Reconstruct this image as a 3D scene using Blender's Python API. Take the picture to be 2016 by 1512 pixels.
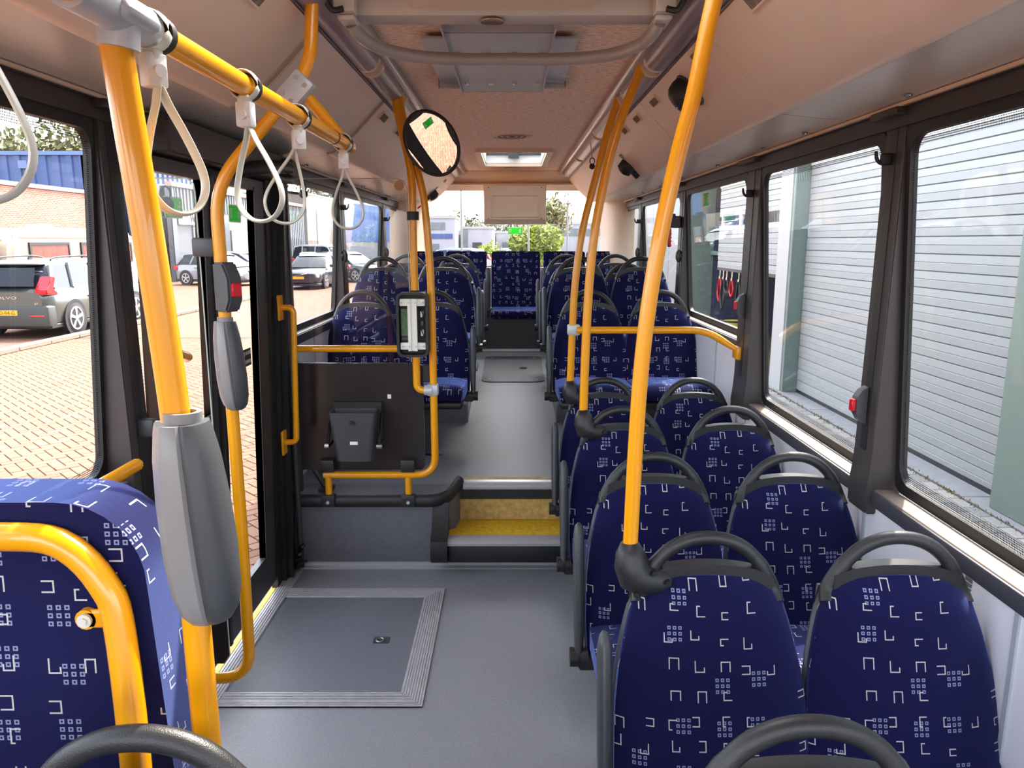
import bpy, bmesh, math, random
from mathutils import Vector, Matrix
R = random.Random(7)
for o in list(bpy.data.objects): bpy.data.objects.remove(o)
SC = bpy.context.scene
COL = SC.collection
PI = math.pi

# ------------------------------------------------------------------ camera, sky, sun, exposure
cam = bpy.data.cameras.new('camera'); camo = bpy.data.objects.new('camera', cam); COL.objects.link(camo)
cam.sensor_fit = 'HORIZONTAL'; cam.sensor_width = 36.0; cam.lens = 36.0 * 1480 / 2016
cam.clip_start = 0.05; cam.clip_end = 800
camo.location = (0, 0, 1.70)
camo.rotation_euler = (PI / 2 - math.atan(281 / 1480), 0, 0)
SC.camera = camo
SC.view_settings.view_transform = 'Standard'; SC.view_settings.look = 'None'
SC.view_settings.exposure = 1.38; SC.view_settings.gamma = 1.0; SC.view_settings.use_curve_mapping = False
SC.cycles.max_bounces = 10; SC.cycles.diffuse_bounces = 8; SC.cycles.glossy_bounces = 4
SC.cycles.transparent_max_bounces = 24; SC.cycles.transmission_bounces = 6
SC.cycles.caustics_reflective = False; SC.cycles.caustics_refractive = False
SC.cycles.sample_clamp_indirect = 6.0
SC.cycles.use_denoising = True

SUN_DIR = Vector((0.24, 0.50, 0.84)).normalized()      # towards the sun
w = bpy.data.worlds.new('sky'); SC.world = w; w.use_nodes = True
nt = w.node_tree; nt.nodes.clear()
sky = nt.nodes.new('ShaderNodeTexSky'); sky.sky_type = 'NISHITA'; sky.sun_disc = False
sky.sun_elevation = math.asin(SUN_DIR.z); sky.sun_rotation = math.atan2(SUN_DIR.x, SUN_DIR.y)
sky.air_density = 1.0; sky.dust_density = 3.0; sky.ozone_density = 1.0; sky.altitude = 0
mx = nt.nodes.new('ShaderNodeMix'); mx.data_type = 'RGBA'; mx.inputs[0].default_value = 0.68
bw = nt.nodes.new('ShaderNodeRGBToBW')
bg = nt.nodes.new('ShaderNodeBackground'); bg.inputs[1].default_value = 0.85
ow = nt.nodes.new('ShaderNodeOutputWorld')
nt.links.new(sky.outputs[0], mx.inputs[6]); nt.links.new(sky.outputs[0], bw.inputs[0])
nt.links.new(bw.outputs[0], mx.inputs[7])
nt.links.new(mx.outputs[2], bg.inputs[0]); nt.links.new(bg.outputs[0], ow.inputs[0])
sl = bpy.data.lights.new('sun', 'SUN'); sl.energy = 5.2; sl.angle = 0.009; sl.color = (1.0, 0.90, 0.77)
so = bpy.data.objects.new('sun', sl); COL.objects.link(so)
so.rotation_euler = (-SUN_DIR).to_track_quat('-Z', 'Y').to_euler()
so.location = (20, 40, 60)

# ------------------------------------------------------------------ materials
def lin(r, g, b):
    f = lambda c: c / 12.92 if c <= 0.04045 else ((c + 0.055) / 1.055) ** 2.4
    return (f(r / 255), f(g / 255), f(b / 255), 1)
def newmat(name):
    m = bpy.data.materials.new(name); m.use_nodes = True
    return m, m.node_tree, m.node_tree.nodes['Principled BSDF']
MATS = {}
def mat(name, rgb, rough=0.5, metal=0.0, noise=0.0, nscale=20, bump=0.0, bscale=200, coat=0.0, spec=0.5, sheen=0.0, stretch=(1, 1, 1), contrast=None):
    m, t, p = newmat(name)
    c = lin(*rgb)
    p.inputs['Base Color'].default_value = c; p.inputs['Roughness'].default_value = rough
    p.inputs['Metallic'].default_value = metal; p.inputs['Coat Weight'].default_value = coat
    p.inputs['Specular IOR Level'].default_value = spec; p.inputs['Sheen Weight'].default_value = sheen
    if noise or bump:
        tc = t.nodes.new('ShaderNodeTexCoord'); mp = t.nodes.new('ShaderNodeMapping')
        mp.inputs['Scale'].default_value = stretch; t.links.new(tc.outputs['Object'], mp.inputs[0])
    if noise:
        n = t.nodes.new('ShaderNodeTexNoise'); n.inputs['Scale'].default_value = nscale; n.inputs['Detail'].default_value = 6
        n.inputs['Roughness'].default_value = 0.65
        t.links.new(mp.outputs[0], n.inputs[0])
        r = t.nodes.new('ShaderNodeMapRange'); r.inputs[1].default_value = 0.3; r.inputs[2].default_value = 0.7
        r.inputs[3].default_value = 1 - noise; r.inputs[4].default_value = 1 + noise
        t.links.new(n.outputs[0], r.inputs[0])
        mu = t.nodes.new('ShaderNodeVectorMath'); mu.operation = 'SCALE'; mu.inputs[0].default_value = c[:3]
        t.links.new(r.outputs[0], mu.inputs['Scale']); t.links.new(mu.outputs[0], p.inputs['Base Color'])
    if bump:
        n2 = t.nodes.new('ShaderNodeTexNoise'); n2.inputs['Scale'].default_value = bscale; n2.inputs['Detail'].default_value = 3
        t.links.new(mp.outputs[0], n2.inputs[0])
        b = t.nodes.new('ShaderNodeBump'); b.inputs['Strength'].default_value = bump; b.inputs['Distance'].default_value = 0.003
        t.links.new(n2.outputs[0], b.inputs['Height']); t.links.new(b.outputs[0], p.inputs['Normal'])
    MATS[name] = m
    return m
def glass(name, tint, refl=1.0, rough=0.0):
    m, t, p = newmat(name); t.nodes.remove(p)
    out = t.nodes['Material Output']
    tr = t.nodes.new('ShaderNodeBsdfTransparent'); tr.inputs[0].default_value = (*tint, 1)
    gl = t.nodes.new('ShaderNodeBsdfGlossy'); gl.inputs['Roughness'].default_value = rough
    ge = t.nodes.new('ShaderNodeNewGeometry'); dt = t.nodes.new('ShaderNodeVectorMath'); dt.operation = 'DOT_PRODUCT'
    t.links.new(ge.outputs['Normal'], dt.inputs[0]); t.links.new(ge.outputs['Incoming'], dt.inputs[1])
    def mth(op, a, b=None):
        n = t.nodes.new('ShaderNodeMath'); n.operation = op
        for i, v in enumerate((a, b)):
            if v is None: continue
            if isinstance(v, (int, float)): n.inputs[i].default_value = v
            else: t.links.new(v, n.inputs[i])
        return n.outputs[0]
    sch = mth('ADD', mth('MULTIPLY', mth('POWER', mth('SUBTRACT', 1.0, mth('ABSOLUTE', dt.outputs['Value'])), 5.0), 0.96), 0.04)
    fac = mth('MINIMUM', mth('MULTIPLY', sch, refl * 0.6), 1.0)
    mixn = t.nodes.new('ShaderNodeMixShader')
    t.links.new(fac, mixn.inputs[0])
    t.links.new(tr.outputs[0], mixn.inputs[1]); t.links.new(gl.outputs[0], mixn.inputs[2]); t.links.new(mixn.outputs[0], out.inputs[0])
    MATS[name] = m
    return m

yellow = mat('yellow_enamel', (232, 156, 4), 0.28, coat=0.4)
cover_m = mat('beige_grey_plastic', (230, 208, 190), 0.42, bump=0.12, bscale=350)
flap_m = mat('satin_grey_panel', (196, 192, 184), 0.3, noise=0.03, nscale=4)
beige = mat('beige_plastic', (226, 204, 180), 0.5, bump=0.1, bscale=300)
frame_m = mat('dark_brown_frame', (58, 53, 54), 0.45, bump=0.08)
black = mat('black_rubber', (22, 21, 23), 0.5)
plastic = mat('charcoal_plastic', (33, 33, 35), 0.42, bump=0.25, bscale=500)
plastic2 = mat('slate_grey_plastic', (64, 66, 70), 0.42, bump=0.15, bscale=400)
podgrey = mat('pod_grey_plastic', (128, 126, 126), 0.33, bump=0.06, bscale=400)
floor_m = mat('speckled_grey_vinyl', (142, 143, 148), 0.36, noise=0.22, nscale=260, bump=0.15, bscale=700)
floor2_m = mat('pale_grey_vinyl', (122, 125, 128), 0.4, noise=0.2, nscale=240, bump=0.15, bscale=700)
riser_m = mat('grey_riser_vinyl', (98, 99, 107), 0.45, noise=0.12, nscale=30, bump=0.1, bscale=500)
wall_m = mat('light_grey_laminate', (226, 226, 232), 0.3, noise=0.02, nscale=3)
alu = mat('brushed_aluminium', (186, 184, 184), 0.34, metal=0.85, noise=0.08, nscale=60, stretch=(1, 8, 8))
alu2 = mat('ribbed_aluminium', (182, 180, 184), 0.42, metal=0.15, noise=0.14, nscale=25)
steel = mat('grey_powder_steel', (186, 192, 198), 0.42, metal=0.25, noise=0.05, nscale=10)
tube_grey = mat('grey_lacquered_tube', (158, 152, 150), 0.3, coat=0.3)
chrome = mat('chrome', (210, 210, 212), 0.15, metal=1.0)
strap_m = mat('pale_grey_strap', (198, 200, 190), 0.4)
strap2 = mat('strap_lock_white', (205, 206, 206), 0.35)
step_yel = mat('worn_yellow_step', (224, 180, 40), 0.6, noise=0.28, nscale=45, bump=0.4, bscale=300)
step_yel2 = mat('worn_ochre_step', (188, 156, 92), 0.65, noise=0.35, nscale=30, bump=0.4, bscale=300)
nose_m = mat('ribbed_nosing', (190, 190, 194), 0.3, metal=0.4)
red = mat('red_plastic', (196, 22, 34), 0.35)
white = mat('white_plastic', (235, 235, 232), 0.4)
green = mat('green_sticker', (46, 172, 70), 0.45)
darkpanel = mat('smoked_panel', (44, 40, 42), 0.22, spec=0.6)
sill_m = mat('dark_sill_vinyl', (62, 62, 70), 0.5, noise=0.05, nscale=15)
silltop_m = mat('sill_top_laminate', (128, 114, 104), 0.5, noise=0.15, nscale=30, stretch=(1, .15, 1))
ink = mat('black_ink', (25, 25, 28), 0.5)
pcb = mat('circuit_board', (88, 120, 84), 0.5, noise=0.4, nscale=90)
mirror_m = mat('mirror_glass', (245, 245, 245), 0.0, metal=1.0)
g_side = glass('side_glass', (0.98, 0.985, 0.983), 1.0)
g_clear = glass('clear_screen', (0.97, 0.97, 0.97), 1.0)
g_lamp = mat('smoked_lamp_cover', (132, 122, 132), .28, noise=.03, nscale=30)
g_hatch = glass('hatch_glass', (0.95, 0.96, 0.95), 0.6)

# ceiling lining: fine mottled pinkish weave
def ceiling_mat():
    m, t, p = newmat('mottled_ceiling_lining'); p.inputs['Roughness'].default_value = 0.75
    tc = t.nodes.new('ShaderNodeTexCoord'); mp = t.nodes.new('ShaderNodeMapping'); mp.inputs['Scale'].default_value = (0.35, 1.0, 1)
    n = t.nodes.new('ShaderNodeTexNoise'); n.inputs['Scale'].default_value = 95; n.inputs['Detail'].default_value = 5; n.inputs['Roughness'].default_value = 0.7
    cr = t.nodes.new('ShaderNodeValToRGB')
    cr.color_ramp.elements[0].position = 0.40; cr.color_ramp.elements[0].color = lin(222, 180, 156)
    cr.color_ramp.elements[1].position = 0.60; cr.color_ramp.elements[1].color = lin(255, 238, 220)
    e = cr.color_ramp.elements.new(0.5); e.color = lin(243, 212, 190)
    t.links.new(tc.outputs['Object'], mp.inputs[0]); t.links.new(mp.outputs[0], n.inputs[0]); t.links.new(n.outputs[0], cr.inputs[0])
    t.links.new(cr.outputs[0], p.inputs['Base Color'])
    return m
ceil_m = ceiling_mat()

# little node-expression helper
class X:
    def __init__(s, t, o): s.t = t; s.o = o
    def op(s, k, b=None, c=None):
        n = s.t.nodes.new('ShaderNodeMath'); n.operation = k
        for i, v in enumerate((s, b, c)):
            if v is None: continue
            if isinstance(v, X): s.t.links.new(v.o, n.inputs[i])
            else: n.inputs[i].default_value = v
        return X(s.t, n.outputs[0])
    def __add__(s, b): return s.op('ADD', b)
    def __sub__(s, b): return s.op('SUBTRACT', b)
    def __mul__(s, b): return s.op('MULTIPLY', b)
    def gt(s, b): return s.op('GREATER_THAN', b)
    def lt(s, b): return s.op('LESS_THAN', b)
    def max(s, b): return s.op('MAXIMUM', b)
    def abs(s): return s.op('ABSOLUTE')
    def floor(s): return s.op('FLOOR')
    def fract(s): return s.op('FRACT')
    def inv(s): return (s * -1.0) + 1.0
def uvxy(t):
    uv = t.nodes.new('ShaderNodeUVMap'); sp = t.nodes.new('ShaderNodeSeparateXYZ')
    t.links.new(uv.outputs[0], sp.inputs[0])
    return X(t, sp.outputs[0]), X(t, sp.outputs[1])
def rnd(t, cx, cy, seed):
    cb = t.nodes.new('ShaderNodeCombineXYZ'); t.links.new(cx.o, cb.inputs[0]); t.links.new(cy.o, cb.inputs[1]); cb.inputs[2].default_value = seed
    wn = t.nodes.new('ShaderNodeTexWhiteNoise'); wn.noise_dimensions = '3D'; t.links.new(cb.outputs[0], wn.inputs[0])
    sp = t.nodes.new('ShaderNodeSeparateColor'); t.links.new(wn.outputs['Color'], sp.inputs[0])
    return X(t, wn.outputs['Value']), X(t, sp.outputs[0]), X(t, sp.outputs[1]), X(t, sp.outputs[2])
def fabric_mat():
    m, t, p = newmat('blue_moquette')
    p.inputs['Roughness'].default_value = 0.9; p.inputs['Sheen Weight'].default_value = 0.9; p.inputs['Sheen Roughness'].default_value = 0.4
    p.inputs['Sheen Tint'].default_value = lin(140, 165, 250); p.inputs['Specular IOR Level'].default_value = 0.15
    u, v = uvxy(t)
    def layer(size, seed, offx, offy, keep):
        pu = u * (1 / size) + offx; pv = v * (1 / size) + offy
        cx = pu.floor(); cy = pv.floor()
        a, r, g, b = rnd(t, cx, cy, seed); a2, r2, g2, b2 = rnd(t, cx, cy, seed + 3.7)
        fx = pu.fract() - 0.5 + (r - 0.5) * 0.42; fy = pv.fract() - 0.5 + (g - 0.5) * 0.42
        sx = r2.gt(0.5) * 2.0 - 1.0; sy = g2.gt(0.5) * 2.0 - 1.0
        sw = b.gt(0.5); un = sw.inv()
        qx = (fx * un + fy * sw) * sx; qy = (fy * un + fx * sw) * sy
        hx = b * 0.09 + 0.13; hy = b2 * 0.09 + 0.13
        th = 0.042
        ax = qx.abs(); ay = qy.abs()
        ins = ax.lt(hx) * ay.lt(hy)
        inn = (ax + th).lt(hx) * (ay + th).lt(hy)
        ring = ins * inn.inv()
        cutA = qx.gt(0.0) * (ay + th).lt(hy)              # C shape
        cutB = qx.gt(-0.02) * qy.gt(-0.02)                # L shape
        sel = a2.gt(0.55)
        cut = cutA.max(sel * cutB)
        return ring * cut.inv() * a.lt(keep)
    br = layer(0.062, 1.0, 0.13, 0.37, 0.74)
    # dot clusters
    s2 = 0.098
    pu = u * (1 / s2) + 0.4; pv = v * (1 / s2) + 0.71
    a, r, g, b = rnd(t, pu.floor(), pv.floor(), 9.3)
    gx = pu.fract() - 0.5 + (r - 0.5) * 0.4; gy = pv.fract() - 0.5 + (g - 0.5) * 0.4
    inc = gx.abs().lt(0.2) * gy.abs().lt(0.2)
    k = 1 / 0.1333
    hx = ((gx + 0.2) * k).fract() - 0.5; hy = ((gy + 0.2) * k).fract() - 0.5
    mxx = hx.abs().max(hy.abs())
    dots = inc * mxx.lt(0.30) * mxx.gt(0.13) * a.lt(0.62)
    nz = t.nodes.new('ShaderNodeTexNoise'); nz.inputs['Scale'].default_value = 420; nz.inputs['Detail'].default_value = 2
    uvn = t.nodes.new('ShaderNodeUVMap'); t.links.new(uvn.outputs[0], nz.inputs[0])
    nzx = X(t, nz.outputs[0])
    wear = (nzx * 1.6 - 0.2).op('MINIMUM', 1.0).max(0.0)
    base = t.nodes.new('ShaderNodeMix'); base.data_type = 'RGBA'
    base.inputs[6].default_value = lin(11, 9, 46); base.inputs[7].default_value = lin(19, 17, 68)
    t.links.new(nzx.o, base.inputs[0])
    m1 = t.nodes.new('ShaderNodeMix'); m1.data_type = 'RGBA'; m1.inputs[7].default_value = lin(150, 156, 190)
    t.links.new((dots * 0.75).o, m1.inputs[0]); t.links.new(base.outputs[2], m1.inputs[6])
    m2 = t.nodes.new('ShaderNodeMix'); m2.data_type = 'RGBA'; m2.inputs[7].default_value = lin(200, 196, 190)
    t.links.new((br * (wear * 0.4 + 0.6)).o, m2.inputs[0]); t.links.new(m1.outputs[2], m2.inputs[6])
    t.links.new(m2.outputs[2], p.inputs['Base Color'])
    bp = t.nodes.new('ShaderNodeBump'); bp.inputs['Strength'].default_value = 0.25; bp.inputs['Distance'].default_value = 0.002
    t.links.new(nz.outputs[0], bp.inputs['Height']); t.links.new(bp.outputs[0], p.inputs['Normal'])
    return m
fabric = fabric_mat()

# ------------------------------------------------------------------ mesh helpers (all in metres)
def B(): return bmesh.new()
def box(bm, x0, x1, y0, y1, z0, z1, bev=0.0, seg=1, M=None):
    r = bmesh.ops.create_cube(bm, size=1.0)
    vs = r['verts']
    for v in vs:
        v.co = Vector((x0 + (v.co.x + .5) * (x1 - x0), y0 + (v.co.y + .5) * (y1 - y0), z0 + (v.co.z + .5) * (z1 - z0)))
    if bev:
        es = list({e for v in vs for e in v.link_edges})
        r2 = bmesh.ops.bevel(bm, geom=es, offset=bev, segments=seg, affect='EDGES', profile=0.5)
        vs = list({v for f in r2['faces'] for v in f.verts} | {v for v in vs if v.is_valid})
    if M is not None:
        for v in vs: v.co = M @ v.co
    return vs
def fillet(pts, rad, n=6):
    P = [Vector(p) for p in pts]; out = [P[0]]
    for i in range(1, len(P) - 1):
        a, b, c = P[i - 1], P[i], P[i + 1]
        u = (a - b); w2 = (c - b)
        r = min(rad, u.length * 0.48, w2.length * 0.48)
        p0 = b + u.normalized() * r; p1 = b + w2.normalized() * r
        for k in range(n + 1):
            s = k / n
            out.append((1 - s) ** 2 * p0 + 2 * s * (1 - s) * b + s * s * p1)
    out.append(P[-1]); return out
def smooth(pts, n=6, closed=False):
    P = [Vector(p) for p in pts]; m = len(P); out = []
    rng = range(m) if closed else range(m - 1)
    for i in rng:
        if closed: p0, p1, p2, p3 = P[(i - 1) % m], P[i], P[(i + 1) % m], P[(i + 2) % m]
        else: p0, p1, p2, p3 = P[max(i - 1, 0)], P[i], P[i + 1], P[min(i + 2, m - 1)]
        for k in range(n):
            s = k / n
            out.append(0.5 * ((2 * p1) + (p2 - p0) * s + (2 * p0 - 5 * p1 + 4 * p2 - p3) * s * s + (3 * p1 - p0 - 3 * p2 + p3) * s ** 3))
    if not closed: out.append(P[-1])
    return out
def tube(bm, pts, r, seg=14, closed=False, flat=None, up=None):
    """Round bar along pts; r may be a list; flat=(a,b) gives an elliptic section."""
    P = [Vector(p) for p in pts]; n = len(P)
    rs = r if isinstance(r, (list, tuple)) else [r] * n
    T = []
    for i in range(n):
        if closed: d = P[(i + 1) % n] - P[i - 1]
        else: d = P[min(i + 1, n - 1)] - P[max(i - 1, 0)]
        T.append(d.normalized())
    N = Vector(up) if up else (Vector((0, 0, 1)) if abs(T[0].z) < 0.9 else Vector((1, 0, 0)))
    N = (N - T[0] * N.dot(T[0])).normalized()
    rings = []
    for i in range(n):
        if i:
            N = (N - T[i] * N.dot(T[i]))
            N = N.normalized() if N.length > 1e-6 else Vector((0, 0, 1))
        Bv = T[i].cross(N)
        fa, fb = flat if flat else (1, 1)
        rings.append([bm.verts.new(P[i] + (N * math.cos(2 * PI * k / seg) * fa + Bv * math.sin(2 * PI * k / seg) * fb) * rs[i]) for k in range(seg)])
    m = n if closed else n - 1
    for i in range(m):
        A, C = rings[i], rings[(i + 1) % n]
        for k in range(seg):
            bm.faces.new((A[k], A[(k + 1) % seg], C[(k + 1) % seg], C[k]))
    if not closed:
        bm.faces.new(list(reversed(rings[0]))); bm.faces.new(rings[-1])
def cyl(bm, p0, p1, r, seg=20, r2=None):
    tube(bm, [p0, p1], [r, r2 if r2 is not None else r], seg)
def extr(bm, prof, d0, d1, axis='y', closed=True):
    """Extrude a 2-D outline: axis y -> outline in (x,z); x -> (y,z); z -> (x,y)."""
    def pt(a, b, d):
        return {'y': (a, d, b), 'x': (d, a, b), 'z': (a, b, d)}[axis]
    A = [bm.verts.new(pt(a, b, d0)) for a, b in prof]; C = [bm.verts.new(pt(a, b, d1)) for a, b in prof]
    n = len(prof)
    for i in range(n if closed else n - 1):
        j = (i + 1) % n
        bm.faces.new((A[i], A[j], C[j], C[i]))
    if closed:
        bm.faces.new(list(reversed(A))); bm.faces.new(C)
def strip(bm, prof, d0, d1, th, axis='y'):
    """Open profile given thickness th (offset to its left) and extruded."""
    n = len(prof); off = []
    for i in range(n):
        a = Vector(prof[max(i - 1, 0)]); b = Vector(prof[min(i + 1, n - 1)])
        d = (b - a).normalized(); off.append((prof[i][0] - d.y * th, prof[i][1] + d.x * th))
    extr(bm, list(prof) + off[::-1], d0, d1, axis)
def rrect(w2, h2, r, n=5, cx=0, cy=0):
    out = []
    for (sx, sy, a0) in ((1, 1, 0), (-1, 1, 90), (-1, -1, 180), (1, -1, 270)):
        for k in range(n + 1):
            a = math.radians(a0 + 90 * k / n)
            out.append((cx + sx * (w2 - r) + r * math.cos(a), cy + sy * (h2 - r) + r * math.sin(a)))
    return out
def circ(r, n=24, cx=0, cy=0): return [(cx + r * math.cos(2 * PI * k / n), cy + r * math.sin(2 * PI * k / n)) for k in range(n)]
def ring_extr(bm, outer, inner, d0, d1, axis='x'):
    """Plate with a hole (outer and inner outlines need equal point counts)."""
    def pt(a, b, d): return {'y': (a, d, b), 'x': (d, a, b), 'z': (a, b, d)}[axis]
    n = len(outer)
    V = [[bm.verts.new(pt(a, b, d)) for a, b in o] for o in (outer, inner) for d in (d0, d1)]
    o0, o1, i0, i1 = V
    for k in range(n):
        j = (k + 1) % n
        bm.faces.new((o0[k], o0[j], o1[j], o1[k])); bm.faces.new((i0[j], i0[k], i1[k], i1[j]))
        bm.faces.new((o0[j], o0[k], i0[k], i0[j])); bm.faces.new((o1[k], o1[j], i1[j], i1[k]))
def ball(bm, c, r, seg=16, sc=(1, 1, 1)):
    q = bmesh.ops.create_uvsphere(bm, u_segments=seg, v_segments=max(6, seg // 2), radius=1)
    for v in q['verts']: v.co = Vector(c) + Vector((v.co.x * r * sc[0], v.co.y * r * sc[1], v.co.z * r * sc[2]))
def xf(bm, M, start=0):
    bm.verts.ensure_lookup_table()
    for v in bm.verts[start:]: v.co = M @ v.co
def uv_box(me):
    uvl = me.uv_layers.new(name='UVMap'); d = uvl.data; vs = me.vertices
    for f in me.polygons:
        n = f.normal; ax = 1 if abs(n[1]) > .3 else max((0, 2), key=lambda i: abs(n[i]))
        for li in f.loop_indices:
            c = vs[me.loops[li].vertex_index].co
            d[li].uv = (c.x, c.z) if ax == 1 else ((c.x, c.y + 0.37) if ax == 2 else (c.y + .21, c.z))
def obj(name, bm, m, parent=None, smooth_deg=40, uv=False, local=False, origin=None):
    me = bpy.data.meshes.new(name)
    bmesh.ops.recalc_face_normals(bm, faces=bm.faces[:])
    if parent is not None and not local:
        off = Vector(parent['_abs']) if '_abs' in parent else parent.location
        for v in bm.verts: v.co -= off
    elif not local:
        if origin is None:
            lo = [min(v.co[i] for v in bm.verts) for i in range(3)]; hi = [max(v.co[i] for v in bm.verts) for i in range(3)]
            origin = ((lo[0] + hi[0]) / 2, (lo[1] + hi[1]) / 2, lo[2])
        for v in bm.verts: v.co -= Vector(origin)
    bm.to_mesh(me); bm.free()
    if uv: uv_box(me)
    if smooth_deg:
        me.polygons.foreach_set('use_smooth', [True] * len(me.polygons))
        me.set_sharp_from_angle(angle=math.radians(smooth_deg))
    for mm in (m if isinstance(m, (list, tuple)) else [m]): me.materials.append(mm)
    o = bpy.data.objects.new(name, me); COL.objects.link(o)
    if parent is not None:
        o.parent = parent
        o['_abs'] = list(Vector(parent['_abs']) if '_abs' in parent else parent.location)
    elif origin is not None: o.location = origin
    if parent is None: o['_abs'] = list(o.location)
    return o
def tag(o, label=None, cat=None, group=None, kind=None):
    if label: o['label'] = label
    if cat: o['category'] = cat
    if group: o['group'] = group
    if kind: o['kind'] = kind
    return o
def thing(name, label, cat, loc=(0, 0, 0), group=None, rotz=0):
    o = bpy.data.objects.new(name, None); COL.objects.link(o); o.empty_display_size = 0.1
    o.location = loc; o.rotation_euler = (0, 0, rotz); o['_abs'] = list(loc)
    return tag(o, label, cat, group)
def struct(name, bm=None, m=None, smooth_deg=40, loc=(0, 0, 0)):
    if bm is None:
        o = bpy.data.objects.new(name, None); COL.objects.link(o); o['_abs'] = list(loc); o.location = loc
    else: o = obj(name, bm, m, None, smooth_deg)
    o['kind'] = 'structure'; return o
def copy_tree(o, parent=None):
    c = o.copy(); COL.objects.link(c)
    if parent is not None: c.parent = parent
    for ch in list(o.children): copy_tree(ch, c)
    return c
def text_mesh(bm, s, M, size, ext=0.0008, align='CENTER'):
    cu = bpy.data.curves.new('t', 'FONT'); cu.body = s; cu.size = size; cu.align_x = align; cu.align_y = 'CENTER'; cu.extrude = ext
    cu.resolution_u = 2
    to = bpy.data.objects.new('t', cu); COL.objects.link(to)
    me = bpy.data.meshes.new_from_object(to.evaluated_get(bpy.context.evaluated_depsgraph_get()))
    me.transform(M); bm.from_mesh(me)
    bpy.data.objects.remove(to); bpy.data.curves.remove(cu); bpy.data.meshes.remove(me)
def basis(o, ex, ey, ez=None):
    ex = Vector(ex).normalized(); ey = Vector(ey).normalized(); ez = ex.cross(ey) if ez is None else Vector(ez)
    return Matrix(((ex.x, ey.x, ez.x, o[0]), (ex.y, ey.y, ez.y, o[1]), (ex.z, ey.z, ez.z, o[2]), (0, 0, 0, 1)))

def translucent_mat(name, rgb):
    m, t, p = newmat(name); out = t.nodes['Material Output']
    p.inputs['Base Color'].default_value = lin(*rgb); p.inputs['Roughness'].default_value = .4
    tl = t.nodes.new('ShaderNodeBsdfTranslucent'); tl.inputs[0].default_value = lin(*rgb)
    mixn = t.nodes.new('ShaderNodeMixShader'); mixn.inputs[0].default_value = .55
    t.links.new(p.outputs[0], mixn.inputs[1]); t.links.new(tl.outputs[0], mixn.inputs[2]); t.links.new(mixn.outputs[0], out.inputs[0])
    MATS[name] = m; return m
green = translucent_mat('green_film', (60, 196, 78))
grille_m = mat('vent_grille_beige', (136, 120, 106), .6)
# ------------------------------------------------------------------ bus shell: floors and steps
def part(name, m, parent, fn, deg=40, uv=False, local=False):
    b = B(); fn(b); return obj(name, b, m, parent, deg, uv, local)
def solid(name, m, fn, deg=40):
    b = B(); fn(b); return struct(name, b, m, deg)
def one(name, label, cat, m, fn, group=None, deg=40, uv=False):
    b = B(); fn(b); return tag(obj(name, b, m, None, deg, uv), label, cat, group)

fl = solid('floor', floor_m, lambda b: box(b, -1.17, 1.2, -1.9, 3.78, -0.06, 0.0))
def ramp(b):
    extr(b, [(3.93, 0.34), (3.93, 0.40), (4.4, 0.405), (7.52, 0.61), (7.52, 0.5)], -1.18, 1.18, 'x')
solid('floor', floor2_m, ramp)
def podium_left(b):
    extr(b, [(-1.19, 3.745), (-0.36, 3.745), (-0.30, 3.80), (-0.28, 3.95), (-1.19, 3.95)], 0.0, 0.40, 'z')
solid('floor', riser_m, podium_left)
solid('floor', riser_m, lambda b: box(b, 0.275, 1.19, 3.90, 4.1, 0.0, 0.40))
solid('floor', riser_m, lambda b: box(b, -0.36, 0.3, 3.75, 3.95, 0.0, 0.14))
for sx in (-1, 1):
    for (y0, y1, z) in ((5.12, 5.95, 0.585), (5.95, 6.66, 0.52), (6.66, 7.52, 0.58)):
        solid('floor', riser_m, lambda b: box(b, min(sx * .31, sx * 1.18), max(sx * .31, sx * 1.18), y0, y1, 0.3, z, 0.01))
solid('baseboard_front', nose_m, lambda b: extr(b, [(3.745, 0.0), (3.715, 0.0), (3.715, 0.006), (3.738, 0.012), (3.738, 0.03), (3.745, 0.03)], -1.12, 0.32, 'x'))
# dark lip on the podium edge, running round the corner up to the steps
def lip(b):
    p = fillet([(-1.17, 3.725, .375), (-0.40, 3.725, .375), (-0.325, 3.78, .385), (-0.285, 3.93, .415)], .08)
    tube(b, p, 0.034, 12, flat=(1.0, 0.7))
solid('trim_1', plastic, lip)
# two steps
st = thing('step_unit', 'two yellow topped steps with metal nosings leading up to the rear aisle', 'steps', (-0.03, 3.75, 0.0))
def cheek(b):
    extr(b, [(3.60, .09), (3.585, .13), (3.60, .2), (3.68, .25), (3.74, .36), (3.94, .39), (3.94, .07), (3.66, .06)], -0.415, -0.33, 'x')
    box(b, -0.33, 0.275, 3.62, 3.94, 0.075, 0.182, 0.012, 2)
    box(b, -0.33, 0.275, 3.925, 3.95, 0.19, 0.392)
part('step_casing', plastic, st, cheek)
part('tread', step_yel, st, lambda b: box(b, -0.33, 0.275, 3.655, 3.935, 0.182, 0.197))
part('tread', step_yel2, st, lambda b: box(b, -0.26, 0.27, 3.93, 4.02, 0.40, 0.409))
part('riser_board', step_yel2, st, lambda b: box(b, -0.325, 0.272, 3.917, 3.926, 0.2, 0.315))
def nosing(b, x0, x1, y, z):
    extr(b, [(y + .06, z + .004), (y, z + .004), (y - .012, z - .006), (y - .012, z - .022), (y, z - .034), (y + .004, z - .034), (y + .004, z - .004), (y + .06, z - .002)], x0, x1, 'x')
    for k in range(3): box(b, x0, x1, y - .016, y - .011, z - .012 - k * .007, z - .009 - k * .007)
part('nosing', nose_m, st, lambda b: nosing(b, -0.335, 0.28, 3.632, 0.197))
part('nosing', nose_m, st, lambda b: nosing(b, -0.265, 0.275, 3.905, 0.409))
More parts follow.
